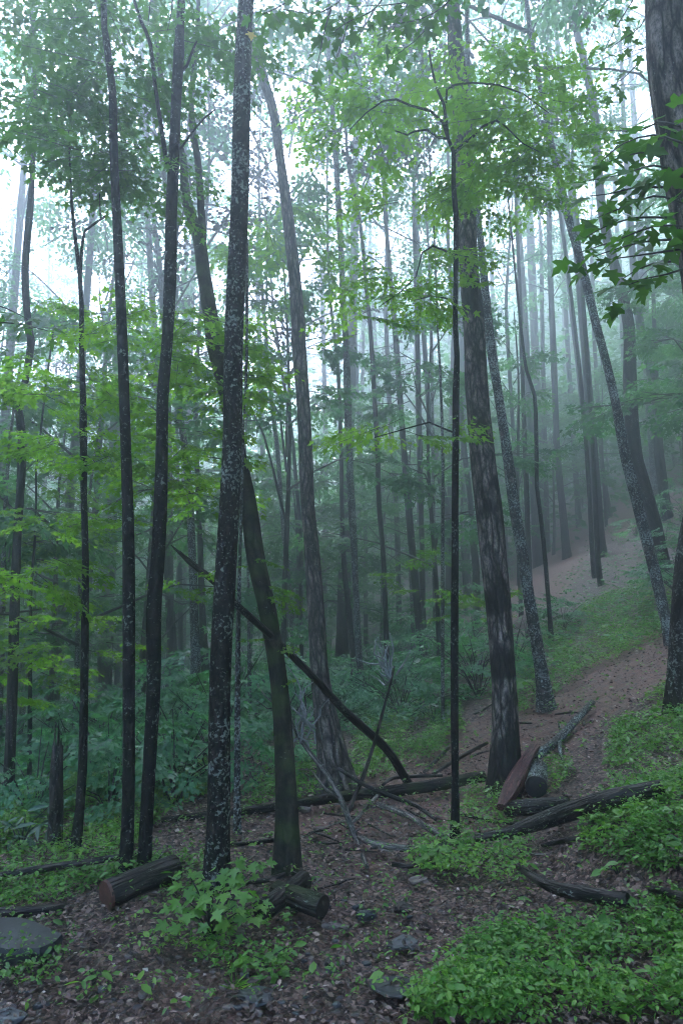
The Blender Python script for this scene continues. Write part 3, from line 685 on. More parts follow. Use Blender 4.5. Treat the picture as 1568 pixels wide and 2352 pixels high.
foliage('L2', [(140, 870, 110, 45, 5.3, 22, .75), (60, 910, 40, 30, 5.3, 7, .7), (230, 900, 50, 30, 5.2, 8, .7), (170, 1020, 90, 35, 5.2, 14, .7), (270, 1060, 60, 30, 5.3, 10, .7), (110, 1190, 90, 25, 5.6, 12, .7), (70, 1310, 90, 45, 5.0, 17, .75), (230, 1190, 40, 20, 5.4, 5, .6), (150, 1460, 100, 60, 6.5, 15, .8), (60, 1560, 70, 60, 6.5, 12, .8)], M['leaf_mid'], seed=4)
foliage('T7', [(830, 280, 110, 70, 5.6, 15, .85), (930, 220, 80, 60, 5.6, 11, .85), (1000, 130, 80, 50, 5.8, 9, .85), (1090, 150, 80, 60, 5.6, 10, .85), (1170, 190, 100, 60, 5.4, 14, .85), (1260, 270, 80, 70, 5.2, 13, .8), (1180, 300, 90, 60, 5.6, 13, .85), (1130, 390, 90, 50, 5.8, 11, .85), (1260, 390, 70, 60, 5.4, 10, .8), (960, 460, 90, 50, 5.8, 8, .8), (1075, 440, 40, 40, 5.2, 4, .7), (930, 590, 80, 50, 5.6, 9, .75), (880, 680, 100, 45, 5.4, 11, .75), (1000, 665, 40, 25, 5.4, 5, .7), (830, 745, 60, 25, 5.2, 5, .7)], M['leaf_mid'], seed=5)
foliage('T7', [(930, 985, 100, 28, 5.2, 9, .7), (1170, 430, 110, 30, 5.9, 6, .8), (1040, 660, 20, 60, 5.1, 2, .6)], M['leaf_bright'], name='bright_foliage', seed=6)
foliage('T4', [(590, 1335, 45, 55, 4.75, 6, .5), (640, 1440, 35, 40, 4.8, 3, .45), (700, 1540, 25, 20, 4.9, 1, .4), (450, 1350, 30, 40, 5, 3, .5)], M['leaf_mid'], seed=7)
foliage('T5', [(640, 560, 90, 35, 8.6, 9, 1.2), (620, 470, 60, 40, 9, 5, 1.2), (560, 700, 60, 50, 9, 6, 1.1)], M['leaf_bright'], name='bright_foliage', seed=8)
foliage('M10', [(990, 1360, 50, 40, 9, 6, .9), (930, 1300, 60, 40, 10, 6, .9), (1080, 1390, 50, 50, 9, 6, .9)], M['leaf_mid'], seed=9)
foliage('L1', [(80, 1150, 90, 60, 9.2, 12, 1.1), (30, 1220, 50, 60, 9.2, 7, 1.1), (150, 1250, 80, 50, 9.4, 8, 1.1)], M['leaf_bright'], name='bright_foliage', seed=10)

# ---------------------------------------------------------------- far trees filling the fog
frng = np.random.default_rng(11)
placed = [(float(v[1][0]), float(v[1][1])) for v in T.values()]
def far_tree(x, y, h, r, kind, label, group, sc_=1.0, name='tree', cz=.52):
    z = float(ground(x, y)); root = link(name, None, None, (x, y, z)); tag(root, label, 'tree', group)
    ln = frng.normal(0, .035, 2); g = Geo(); n = 6
    P = [np.array([ln[0] * h * t + .12 * math.sin(t * 5 + x) * t, ln[1] * h * t, h * t - .1]) for t in np.linspace(0, 1, n)]
    Pc, _ = tube(g, P, [r * (1 - .85 * t ** 1.2) + .008 for t in np.linspace(0, 1, n)], seg=9, step=.5, bump=.05, flare=.3, cap=False)
    link('trunk', g.mesh('trunk', BG if frng.random() < .7 else BW), root)
    k = int(np.argmin(np.abs(Pc[:, 2] - h * cz)))
    add_crown(root, None, Pc[k], kind=kind, scale=sc_)
    placed.append((x, y))
def scatter(n, ymin, ymax, mind, ok=None, tries=4000):
    out = []
    for _ in range(tries):
        if len(out) >= n: break
        y = frng.uniform(ymin ** .5, ymax ** .5) ** 2; x = frng.uniform(-1, 1) * (.53 * y + 2.5)
        if ok and not ok(x, y): continue
        if all((x - a) ** 2 + (y - b) ** 2 > mind ** 2 for a, b in placed): out.append((x, y)); placed.append((x, y))
    return out
def clear_gap(x, y):
    u, v, _ = proj(np.array([x, y, float(ground(x, y))]))
    return not (430 < u < 720) or (y > 30 and frng.random() < .6)
for x, y in scatter(80, 15, 58, 1.6, clear_gap):
    r0 = frng.uniform(.10, .19)
    lab = 'tall %s tree %s fading into the fog %s' % ('stout-trunked' if r0 > .15 else 'slender', 'faintly' if y > 34 else 'clearly', 'above the hollow' if x < .1 * y else 'on the uphill slope')
    lab = lab.replace('tree faintly fading', 'ghostly tree nearly lost').replace('tree clearly fading', 'tree half faded').replace('into the fog', 'in the fog')
    far_tree(x, y, frng.uniform(22, 28), r0, CROWNS, lab, 'far trees: ' + lab, sc_=frng.uniform(.9, 1.2))
for x, y in scatter(12, 13, 34, 1.5, lambda a, c: clear_gap(a, c) and a < 0):
    h_ = frng.uniform(11, 16)
    lab = 'middling %s maple with leafy sides %s' % ('tall' if h_ > 13.5 else 'short', 'rising out of the hollow' if x < .1 * y else 'leaning over the uphill slope')
    far_tree(x, y, h_, frng.uniform(.06, .09), CROWNS, lab, 'middling maples: ' + lab, sc_=frng.uniform(.8, 1.05), cz=.38)
def not_trail(x, y):
    u, v, _ = proj(np.array([x, y, float(ground(x, y))]))
    return not (1030 < u < 1600 and y < 16 + 6 * (u > 1250)) and not (y < 11 and u > 560)
for x, y in scatter(125, 9.5, 40, 1.0, not_trail):
    h_ = frng.uniform(4.5, 9); sc_ = frng.uniform(.9, 1.35)
    lab = '%s understory maple with %s leaf layers %s' % ('tall thin' if h_ > 6.8 else 'low', 'broad' if sc_ > 1.12 else 'narrow', 'in the misty hollow' if x < .1 * y else 'on the misty uphill slope')
    far_tree(x, y, h_, frng.uniform(.03, .055), LOWS, lab, 'understory maples: ' + lab, sc_=sc_, name='maple_sapling', cz=.3)
for x, y in [(-4, -3), (3.5, -4), (-1, -7), (6, -1), (-7, 1), (7.5, 3.5), (-6.5, 4.5), (-9, -5), (9, -7), (2, -11), (-4, -12), (11, 6), (-11, 8)]:  # trees added out of view; their dense crowns shade the near ground and fog
    far_tree(x, y, frng.uniform(18, 23), frng.uniform(.1, .16), DENSE, 'tall unseen forest tree added outside the view to shade the trail', 'added shade trees around the viewer', sc_=1.2, cz=.5)

def distant_woods():
    """the wood beyond the trees one can tell apart, all round: one mass"""
    r_ = np.random.default_rng(77); gl, gb = Geo(), Geo()
    n = 0
    while n < 240:
        x, y = r_.uniform(-66, 70), r_.uniform(-22, 104)
        if (y > 0 and abs(x) < .55 * y + 4 and y < 52) or math.hypot(x, y) < 16: continue
        n += 1
        h = r_.uniform(19, 26); z = float(ground(x, y)); ln = r_.normal(0, .03, 2)
        tube(gb, [(x, y, z - .2), (x + ln[0] * h * .5, y + ln[1] * h * .5, z + h * .5), (x + ln[0] * h, y + ln[1] * h, z + h)], [.2, .14, .02], seg=6, step=4, bump=.04, cap=False)
        m = 900 if x > 8 else 560
        zz = r_.uniform(.05, 1, m) ** .8; rad = np.where(zz > .45, 3.4, 2.6) * np.sqrt(r_.random(m)); a = r_.uniform(0, 6.28, m)
        P = np.stack([x + rad * np.cos(a), y + rad * np.sin(a), z + h * zz], -1)
        a = r_.uniform(0, 6.28, m); A = np.stack([np.cos(a), np.sin(a), r_.uniform(-.6, .2, m)], -1)
        add_leaves(gl, P, A, np.stack([r_.normal(0, .4, m), r_.normal(0, .4, m), np.ones(m)], -1), r_.uniform(.6, 1.3, m), KITE)
    m = 150000
    Y = r_.uniform(26, 90, m); X = r_.uniform(-1, 1, m) * (.58 * Y + 5); hh = 14 + 5 * wav(X, Y, .35)
    Z = ground(X, Y) + hh * r_.random(m) ** 1.3
    kp = wav(X, Y, .8) + .6 * wav(X, Y, 1.9) > -.25 - .5 * (Y > 55); X, Y, Z = X[kp], Y[kp], Z[kp]; m = len(X)
    a = r_.uniform(0, 6.28, m); A = np.stack([np.cos(a), np.sin(a), r_.uniform(-.6, .2, m)], -1)
    add_leaves(gl, np.stack([X, Y, Z], -1), A, np.stack([r_.normal(0, .45, m), r_.normal(0, .45, m), np.ones(m)], -1), r_.uniform(.2, .45, m), KITE)
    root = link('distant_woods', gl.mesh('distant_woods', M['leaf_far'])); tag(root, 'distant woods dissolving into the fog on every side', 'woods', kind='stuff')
    o = link('trunks', gb.mesh('trunks', BG), root); o['kind'] = 'stuff'
distant_woods()

# ---------------------------------------------------------------- shrubs
def make_shrub(seed, H=1.0, Rad=.6, n=26, tmpl=MAPLE, scale=.75, ls=1.2):
    r_ = np.random.default_rng(seed); gl, gb = Geo(), Geo()
    for k in range(n):
        a = r_.uniform(0, 6.28); q = math.sqrt(r_.random()) * Rad; z = H * (.25 + .75 * r_.random()) * (1 - .35 * (q / Rad) ** 2)
        p = np.array([q * math.cos(a), q * math.sin(a), z])
        put_spray(gl, None, p, a + r_.normal(0, .5), r_.normal(.15, .2), r_.normal(0, .25), scale * r_.uniform(.7, 1.2), tmpl, r_, ls)
        if k % 2 == 0: tube(gb, [(0, 0, -.05), (p[0] * .4, p[1] * .4, z * .6), p], [.01, .007, .003], seg=4, step=.3, bump=.05, cap=False)
    return gl, gb
SHRUBS = []
for s in range(5):
    gl, gb = make_shrub(300 + s, tmpl=[MAPLE, OVAL, MAPLE, OVAL, OVAL][s], H=[1.1, .8, 1.4, .7, 1.0][s], Rad=[.7, .6, .6, .7, .9][s], scale=[.8, .7, .9, .7, .8][s])
    SHRUBS.append((gl.mesh('foliage', M['leaf_shrub']), gb.mesh('stems', M['twig'])))
def shrub(px_, py_, kind, sc_, label, group, Y=None):
    b = hit(px_, py_) if Y is None else at(px_, py_, Y)
    b = np.array([b[0], b[1], float(ground(b[0], b[1]))])
    root = link('shrub', None, None, b); tag(root, label, 'shrub', group)
    yaw = frng.uniform(0, 6.28)
    for nm, d in zip(('foliage', 'stems'), SHRUBS[kind]):
        o = link(nm, d, root); o.rotation_euler = (0, 0, yaw); o.scale = (sc_, sc_, sc_ * frng.uniform(.85, 1.15))
for (x, y, k, s, lab) in [(400, 1850, 0, .85, 'broad-leaved shrub growing between the dark pair and the speckled trunk'), (250, 1860, 2, .7, 'leafy shrub filling the gap between the slim split tree and the dark pair'),
                          (80, 1880, 0, .8, 'dense shrub beside the rotting snag'), (590, 1800, 1, .6, 'low shrub under the thin pale stem')]:
    shrub(x, y, k, s, lab, None)
cnt = 0
for _ in range(2500):
    if cnt >= 95: break
    x = frng.uniform(-40, 1110); y = frng.uniform(1480, 1800)
    b = hit(x, y)
    if x > 560 and (y > 1700 or (x > 930 and y > 1600)): continue
    if b[1] > 34 or b[1] < 6.8: continue
    if not all((b[0] - a) ** 2 + (b[1] - c) ** 2 > .55 ** 2 for a, c in placed): continue
    placed.append((b[0], b[1])); cnt += 1
    k = int(frng.integers(5)); s_ = frng.uniform(.7, 1.5)
    lab = '%s %s shrub in the hollow %s' % ('big' if s_ > 1.1 else 'small', ['lobe-leaved', 'oval-leaved', 'tall yellow-green lobe-leaved', 'low oval-leaved', 'spreading oval-leaved'][k], 'deep in the fog' if b[1] > 14 else 'behind the near trunks')
    shrub(x, y, k, s_, lab, 'hollow shrubs: ' + lab)
for _ in range(34):
    y_ = frng.uniform(10, 34); x_ = frng.uniform(.12, .55) * y_ + 1
    u, v, _d = proj(np.array([x_, y_, float(ground(x_, y_))]))
    if 1180 < u < 1480 and 1160 < v < 1420 and frng.random() < .75: continue
    b = (x_, y_)
    root_b = np.array([x_, y_, float(ground(x_, y_))])
    if seg_dist(np.array([x_]), np.array([y_]), ft)[0] < 1.8 or seg_dist(np.array([x_]), np.array([y_]), trail_pts)[0] < 1.2: continue
    root = link('shrub', None, None, root_b); k = int(frng.integers(5)); s_ = frng.uniform(.6, 1.1)
    lab = '%s %s shrub on the misty uphill slope' % ('big' if s_ > .85 else 'small', ['lobe-leaved', 'oval-leaved', 'tall lobe-leaved', 'low oval-leaved', 'spreading oval-leaved'][k]); tag(root, lab, 'shrub', 'slope shrubs: ' + lab)
    for nm, d in zip(('foliage', 'stems'), SHRUBS[k]):
        o = link(nm, d, root); o.rotation_euler = (0, 0, frng.uniform(0, 6)); o.scale = (s_, s_, s_)

# ---------------------------------------------------------------- ground cover and litter
COVER = [
 ([(940, 2352), (1000, 2265), (1060, 2185), (1190, 2135), (1350, 2125), (1450, 2095), (1568, 2060), (1620, 2352)], 1.0),
 ([(1320, 1960), (1340, 1880), (1400, 1830), (1390, 1750), (1420, 1660), (1480, 1610), (1600, 1570), (1600, 2030), (1430, 2000)], .95),
 ([(930, 1990), (960, 1940), (1020, 1890), (1060, 1830), (1110, 1800), (1200, 1860), (1170, 1920), (1250, 1930), (1200, 1990), (1230, 2040), (1050, 2020), (1000, 2030)], .4),
 ([(790, 1790), (840, 1640), (920, 1590), (1040, 1610), (1060, 1660), (1000, 1740), (860, 1790)], .9),
 ([(1195, 1650), (1100, 1570), (1250, 1440), (1400, 1370), (1530, 1320), (1560, 1450), (1400, 1515), (1280, 1590)], .85),
 ([(-50, 2000), (-50, 1800), (200, 1760), (480, 1740), (480, 1830), (375, 1880), (300, 1960)], .95),
 ([(-50, 2100), (-50, 2020), (290, 1985), (480, 1975), (480, 2040), (390, 2100), (350, 2060), (210, 2040), (150, 2080)], .6),
 ([(330, 2200), (400, 2130), (600, 2105), (690, 2190), (640, 2250), (480, 2225), (380, 2185)], .5),
 ([(-50, 2270), (-50, 2190), (60, 2215), (180, 2225), (120, 2270)], .15),
 ([(1240, 1760), (1300, 1740), (1320, 1780), (1270, 1830)], .6),
 ([(540, 1880), (640, 1750), (800, 1740), (760, 1810), (640, 1850)], .45),
]
def cover():
    r_ = np.random.default_rng(21)
    n = 230000
    # importance: sample in distance so near ground is denser
    Y = np.exp(r_.uniform(math.log(2.0), math.log(15), n)); X = r_.uniform(-1, 1, n) * (.56 * Y + .3)
    Z = ground(X, Y); u, v, dep_ = proj(np.stack([X, Y, Z], -1))
    dens = np.zeros(n)
    for poly, d in COVER: dens = np.maximum(dens, in_poly(u + 14 * wav(X, Y, 5), v + 10 * wav(Y, X, 6), poly) * d)
    patch = .5 + .5 * wav(X, Y, 2.3) + .35 * wav(X + 9, Y, 6.1)
    dens = dens * np.clip(patch * 1.5 - .1 + .5 * wav(X, Y, 13), .02, 1.0)
    dens = np.maximum(dens, .02 * (Y > 3))
    keep = r_.random(n) < dens * np.clip(2.0 / Y ** .25, 0, 1)
    X, Y, Z, patch = X[keep], Y[keep], Z[keep], patch[keep]
    g = Geo(); n = len(X)
    k = 3
    big = np.where(r_.random(n) < .05, 1.9, 1.0)
    h = (.025 + .11 * r_.random(n) ** 1.6) * (.7 + .5 * np.clip(patch, 0, 1)) * np.where(Y > 7, 1.25, 1)
    for i in range(k):
        a = r_.uniform(0, 6.28) + i * 2.1 + r_.uniform(-.5, .5, n) + np.arange(n) * 2.4
        A = np.stack([np.cos(a), np.sin(a), r_.uniform(-.7, .35, n)], -1)
        P = np.stack([X + .008 * np.cos(a), Y + .008 * np.sin(a), Z + h * (1 - .12 * i)], -1)
        Nn = np.stack([r_.normal(0, .5, n), r_.normal(0, .5, n), np.ones(n)], -1)
        S = (.012 + .026 * r_.random(n) ** 1.4) * np.where(Y > 6, 1.4, 1) * big
        hue = np.clip(.5 * r_.random(n) + .5 * np.clip(.5 + .5 * wav(X, Y, 3.3), 0, 1), 0, 1)
        add_leaves(g, P, A, Nn, S, OVAL, hue)
    print('COVER', n)
    tag(link('ground_cover', g.mesh('ground_cover', M['leaf_cover'])), 'low bright green leafy ground cover along the trail banks', 'ground cover', kind='stuff')
    # small far ground plants
    n = 26000
    Y = r_.uniform(9, 40, n); X = r_.uniform(-1, 1, n) * (.55 * Y + 1); Z = ground(X, Y)
    bare = np.maximum(sstep(1.5, .8, seg_dist(X, Y, ft)), sstep(1.1, .7, seg_dist(X, Y, trail_pts)))
    keep = (r_.random(n) < (.75 + .4 * wav(X, Y, .8)) * (1 - bare) * np.where(X > .1 * Y, .45, 1)); X, Y, Z = X[keep], Y[keep], Z[keep]; n = len(X); g = Geo()
    for i in range(3):
        a = r_.uniform(0, 6.28, n)
        A = np.stack([np.cos(a), np.sin(a), r_.uniform(-.4, .3, n)], -1); P = np.stack([X, Y, Z + r_.uniform(.03, .22, n)], -1)
        add_leaves(g, P, A, np.stack([r_.normal(0, .3, n), r_.normal(0, .3, n), np.ones(n)], -1), r_.uniform(.06, .12, n), OVAL)
    tag(link('undergrowth', g.mesh('undergrowth', M['leaf_shrub'])), 'dim green carpet of small plants covering the misty slopes', 'undergrowth', kind='stuff')
cover()

def litter_mat():
    m, nt, out = mat('dead_leaf'); L = nt.links
    a = N(nt, 'ShaderNodeAttribute', attribute_name='rnd')
    cr = ramp(nt, a.outputs['Fac'], [(0, (.022, .012, .010)), (.45, (.075, .042, .034)), (.75, (.16, .09, .07)), (.93, (.29, .19, .155)), (1, (.46, .38, .34))])
    pb = N(nt, 'ShaderNodeBsdfPrincipled'); pb.inputs['Roughness'].default_value = .5; pb.inputs['Specular IOR Level'].default_value = .45
    L.new(cr.outputs[0], pb.inputs['Base Color']); L.new(pb.outputs[0], out.inputs[0]); return m
M['litter'] = litter_mat()
def litter():
    r_ = np.random.default_rng(31); n = 90000
    Y = np.exp(r_.uniform(math.log(2.2), math.log(11), n)); X = r_.uniform(-1, 1, n) * (.55 * Y + .3)
    d = .65 + .5 * wav(X, Y, 2.0); keep = r_.random(n) < d; X, Y = X[keep], Y[keep]; n = len(X)
    near_ = sstep(14, 6, np.hypot(X, Y - 3))
    g = Geo(); a = r_.uniform(0, 6.28, n)
    dn = seg_dist(X, Y, trail_pts)
    Z = ground(X, Y) - .05 * near_ * sstep(.25, -.2, dn - .95) + r_.uniform(.006, .022, n)
    A = np.stack([np.cos(a), np.sin(a), r_.normal(0, .25, n)], -1)
    S = (.008 + .03 * r_.random(n) ** 2.2) * np.where(Y > 4.5, 1.35, 1)
    add_leaves(g, np.stack([X, Y, Z], -1), A, np.stack([r_.normal(0, .45, n), r_.normal(0, .45, n), np.ones(n)], -1), S, KITE, r_.random(n) ** 1.05)
    n2 = 9000; Y = np.exp(r_.uniform(math.log(2.3), math.log(9), n2)); X = r_.uniform(-1, 1, n2) * (.55 * Y + .2); a = r_.uniform(0, 6.28, n2)
    add_leaves(g, np.stack([X, Y, ground(X, Y) + r_.uniform(.004, .03, n2)], -1), np.stack([np.cos(a), np.sin(a), r_.normal(0, .3, n2)], -1), np.stack([r_.normal(0, .5, n2), r_.normal(0, .5, n2), np.ones(n2)], -1), r_.uniform(.02, .045, n2), OVAL, r_.random(n2) ** 1.6 * .95)
    tag(link('leaf_litter', g.mesh('leaf_litter', M['litter'], smooth=False)), 'wet brown dead leaves and wood chips strewn over the floor', 'leaf litter', kind='stuff')
litter()

# ---------------------------------------------------------------- logs and fallen branches
CUT = simple_mat('cut_wood', (.035, .014, .010), (.12, .048, .032), 26, .6, attr='buv')
CUT_DARK = simple_mat('dark_cut_wood', (.008, .007, .006), (.035, .025, .02), 30, .6, attr='buv')
def w_at(p, w):
    d = p - CAM; dep_ = d[1] * math.cos(PITCH) + d[2] * math.sin(PITCH); return .5 * w * dep_ / FPX
def log(name, label, pts, material, cat='log', seg=12, step=.06, bump=.06, up=.9, branches=(), cut=None, group=None, raise_=0.0, end=None):
    """pts: (x, y, width[, depth]) pixels; each point rests on the ground unless its distance is given"""
    def world(pp):
        out, rr = [], []
        for q in pp:
            if len(q) == 4 and q[3] is not None: p = at(q[0], q[1], q[3])
            else:
                p = hit(q[0], q[1], .02); r0 = w_at(p, q[2]); p = hit(q[0], q[1], r0 * up + raise_)
            out.append(p); rr.append(w_at(p, q[2]))
        return np.array(out), rr
    P, W = world(pts)
    if end is not None:
        P = [P[0] + np.array([end[0], end[1], 0]) * t for t in (0, .5, 1)]; W = [W[0], W[0] * .98, W[0] * .95]
        P = np.array([[p[0], p[1], float(ground(p[0], p[1])) + r0 * up] for p, r0 in zip(P, W)])
    b = P[0].copy()
    root = link(name, None, None, b); tag(root, label, cat, group)
    g = Geo(); Pc, Rc = tube(g, P - b, W, seg=seg, step=step, bump=bump, cap=True); st_ = link('stem', g.mesh('stem', material), root)
    for bp in branches:
        Pb, Wb = world(bp); g = Geo(); tube(g, Pb - b, Wb, seg=6, step=.08, bump=.08); link('branch', g.mesh('branch', material), root)
    if cut is not None:
        g = Geo(); e, nx = (Pc[0], Pc[0] - Pc[2]) if cut[0] == 0 else (Pc[-1], Pc[-1] - Pc[-3])
        nx = nx / np.linalg.norm(nx); rr = W[0] if cut[0] == 0 else W[-1]
        tube(g, [e - nx * .01, e + nx * .006], [rr * .97, rr * .95], seg=18, step=1, bump=.05); link('cut_face', g.mesh('cut_face', cut[1], smooth=False), st_)
    return root
LG, LD, DW = M['log'], M['log_dark'], M['dead']
log('fallen_log', 'long mossy fallen trunk lying across the hollow behind the standing trees', [(372, 1884, 12), (470, 1873, 17), (625, 1855, 20), (784, 1830, 24), (969, 1808, 26), (1112, 1782, 24)], LG)
log('fallen_branch', 'dark dead branch propped against the speckled trunk with a splintered end', [(949, 1818, 20, 6.3), (924, 1778, 19, 6.2), (884, 1718, 18, 6.0), (784, 1625, 17, 5.6), (725, 1560, 17, 5.35), (665, 1500, 16, 5.1), (600, 1440, 16, 4.85), (537, 1384, 16, 4.72), (492, 1336, 15, 4.65), (435, 1290, 14, 4.6), (393, 1252, 2, 4.55)], LD, cat='branch', bump=.13,
    branches=[[(435, 1288, 7, 4.6), (415, 1268, 5, 4.55), (400, 1262, 2, 4.5)]])
log('fallen_branch', 'bare grey dead branch with pale twigs rising between the mossy and ridged trunks', [(842, 1990, 12), (826, 1950, 13, 5.0), (814, 1918, 14, 5.05), (799, 1878, 14, 5.1), (784, 1838, 13, 5.2), (750, 1778, 12, 5.3), (700, 1713, 10, 5.4), (670, 1658, 7, 5.45), (664, 1600, 4, 5.5)], DW, cat='branch',
    branches=[[(700, 1713, 7, 5.4), (690, 1670, 5, 5.45), (702, 1620, 4, 5.5), (695, 1570, 2, 5.5)], [(750, 1778, 7, 5.3), (735, 1740, 5, 5.35), (740, 1700, 3, 5.4), (730, 1650, 2, 5.4)], [(670, 1658, 5, 5.45), (640, 1625, 4, 5.5), (610, 1600, 3, 5.5), (588, 1570, 1.5, 5.5)], [(640, 1625, 3, 5.5), (615, 1628, 2.5, 5.5), (590, 1610, 1.5, 5.5)],
              [(784, 1838, 6, 5.2), (745, 1810, 5, 5.2), (715, 1770, 3, 5.2), (690, 1765, 2, 5.2)], [(664, 1620, 3, 5.5), (680, 1590, 2, 5.5), (672, 1560, 1.5, 5.5)]])
log('fallen_branch', 'dark upright dead branch ending in a tangle of bleached twigs', [(800, 1866, 9), (816, 1825, 10, 5.75), (834, 1783, 10, 5.75), (859, 1708, 8, 5.8), (879, 1633, 7, 5.8), (897, 1568, 5, 5.85), (905, 1530, 4, 5.9)], LD, cat='branch')
def twig_tangle():
    r_ = np.random.default_rng(5); b = at(900, 1560, 5.87); root = link('twig_cluster', None, None, b); tag(root, 'tangle of bleached white twigs at the tip of the upright dead branch', 'twigs')
    for k in range(16):
        x0, y0 = 898 + r_.normal(0, 8), 1555 + r_.normal(0, 10); g = Geo(); pts = []; x, y, yd = x0, y0, 5.87
        ax = r_.uniform(-1, 1) * 22; ay = -r_.uniform(4, 30)
        for s_ in range(4): pts.append(at(x, y, yd) - b); x += ax + r_.normal(0, 9); y += ay + r_.normal(0, 10); yd += r_.normal(0, .05)
        tube(g, pts, [.009, .008, .006, .003], seg=4, step=.05, bump=.05); link('twig', g.mesh('twig', M['dead_white']), root)
    b = at(690, 1640, 5.45); root = link('twig_cluster', None, None, b); tag(root, 'fan of pale bare twigs crossing in front of the mossy trunk base', 'twigs')
    for k in range(13):
        x, y, yd = 665 + r_.uniform(0, 60), 1700 + r_.uniform(-50, 30), 5.4; g = Geo(); pts = []
        ax = r_.uniform(-24, 8); ay = -r_.uniform(15, 36)
        for s_ in range(5): pts.append(at(x, y, yd) - b); x += ax + r_.normal(0, 8); y += ay + r_.normal(0, 9); yd += r_.normal(0, .05)
        tube(g, pts, [.009, .008, .007, .005, .003], seg=4, step=.05, bump=.05); link('twig', g.mesh('twig', M['dead_white']), root)
twig_tangle()
log('fallen_branch', 'thin dark dead branch arching over the long mossy log', [(775, 1764, 7, 5.8), (819, 1793, 9, 5.75), (859, 1813, 10, 5.7), (909, 1833, 10, 5.7), (954, 1850, 9, 5.6), (1000, 1882, 7)], LD, cat='branch')
log('fallen_branch', 'short pale dead stick leaning near the upright dead branch', [(797, 1900, 7), (824, 1875, 8), (850, 1845, 9), (866, 1828, 8)], DW, cat='branch')
log('fallen_branch', 'curved pale-barked branch on the trail below the long mossy log', [(867, 1848, 13), (909, 1863, 14), (949, 1880, 14), (984, 1903, 14), (1026, 1924, 13)], DW, cat='branch')
log('fallen_branch', 'pale lichened branch lying along the lower edge of the debris', [(824, 1923, 12), (859, 1938, 16), (909, 1946, 16), (954, 1950, 15), (1024, 1938, 15), (1094, 1927, 15)], DW, cat='branch')
log('fallen_log', 'thick black fallen log lying in greenery below the split plank', [(1090, 1926, 18), (1164, 1913, 22), (1209, 1898, 32), (1284, 1873, 42), (1384, 1840, 44), (1440, 1826, 42), (1520, 1808, 36)], LD, seg=18, raise_=.04)
log('fallen_log', 'short wet log wedged behind the thick black log', [(1160, 1858, 34), (1230, 1853, 36), (1306, 1846, 34)], LD, seg=16)
log('sawn_log', 'short sawn log with a dark round end beside the split plank', [(1230, 1806, 50)], M['bark_pale'], seg=18, bump=.05, cut=(0, CUT_DARK), end=(.16, .5))
log('fallen_log', 'pale lichened log lying up the red trail', [(1232, 1735, 22), (1264, 1713, 20), (1289, 1690, 19), (1314, 1663, 18), (1359, 1613, 14)], M['bark_pale'], branches=[[(1289, 1692, 9), (1285, 1675, 8, 7.15), (1281, 1655, 3, 7.1)], [(1284, 1703, 11), (1287, 1730, 9), (1299, 1768, 5)]])
log('fallen_log', 'dark rotting log half sunk in the bank above the low ground cover', [(1190, 1990, 16), (1259, 2034, 26), (1334, 2052, 34), (1440, 2068, 34)], LD, seg=16, raise_=.05)
log('fallen_log', 'dark log end poking out of the greenery beside the bank', [(1490, 2040, 14), (1530, 2050, 20), (1620, 2075, 22)], LD, raise_=.06)
log('fallen_log', 'mossy log mostly buried in the leafy uphill bank', [(1455, 1815, 18), (1510, 1796, 24), (1620, 1755, 26)], LG)
log('fallen_branch', 'thin dark branch lying below the thick black log', [(1245, 1942, 9), (1309, 1928, 12), (1402, 1907, 12)], LD, cat='branch')
log('fallen_branch', 'straight stick leaning toward the black sapling on the slope', [(974, 1773, 8), (1000, 1748, 9), (1030, 1716, 8)], LD, cat='branch')
log('fallen_branch', 'long thin stick sloping up toward the big patched trunk', [(994, 1778, 8), (1064, 1735, 9), (1118, 1706, 8)], LD, cat='branch')
log('fallen_branch', 'bent dark stick on top of the long mossy log', [(879, 1803, 7), (904, 1787, 8), (960, 1783, 9), (1016, 1781, 7)], LD, cat='branch', raise_=.05)
log('fallen_branch', 'crooked branch on the ground by the foot of the black sapling', [(1032, 1862, 7), (1090, 1878, 8), (1140, 1888, 8), (1190, 1893, 6)], LD, cat='branch')
log('fallen_pole', 'long bare pole lying raised across the feet of the dark pair', [(-30, 2018, 16, 4.25), (80, 1998, 16, 4.28), (200, 1980, 15, 4.3), (280, 1968, 13, 4.35), (340, 1965, 11, 4.4), (384, 1974, 8, 4.45)], LD, cat='pole')
log('sawn_log', 'sawn log with a reddish cut face and peeling bark, left of the bushy seedling', [(245, 2056, 66)], LD, seg=22, bump=.05, cut=(0, CUT), up=.85, end=(.30, .30))
bpy.data.objects[[o.name for o in bpy.data.objects if o.name.startswith('sawn_log')][-1]]['label'] = 'sawn log with a reddish cut face lying below the dark pair'
log('sawn_log', 'short log with a rotten dark end half hidden by the bushy seedling', [(602, 2092, 52)], LD, seg=18, bump=.06, cut=(0, CUT_DARK), up=.85, end=(.2, .32))
log('sawn_log', 'short grey-barked log with a round black end on the litter', [(740, 2082, 54)], LG, seg=18, bump=.05, cut=(0, CUT_DARK), up=.85, end=(-.26, .18))
log('fallen_log', 'dark round log near the big flat stone slab', [(-30, 2098, 24), (70, 2094, 24), (150, 2084, 18)], LD)
log('fallen_branch', 'dead stick in front of the mossy trunk foot', [(565, 2030, 9), (610, 2022, 12), (655, 2008, 10)], LD, cat='branch')
log('fallen_branch', 'pale thin stick lying in the litter behind the mossy trunk', [(690, 1925, 4), (760, 1895, 5), (810, 1880, 4)], DW, cat='branch')
log('fallen_branch', 'dark root-like branch behind the speckled trunk foot', [(525, 1940, 8), (590, 1935, 11), (640, 1928, 9)], LD, cat='branch')
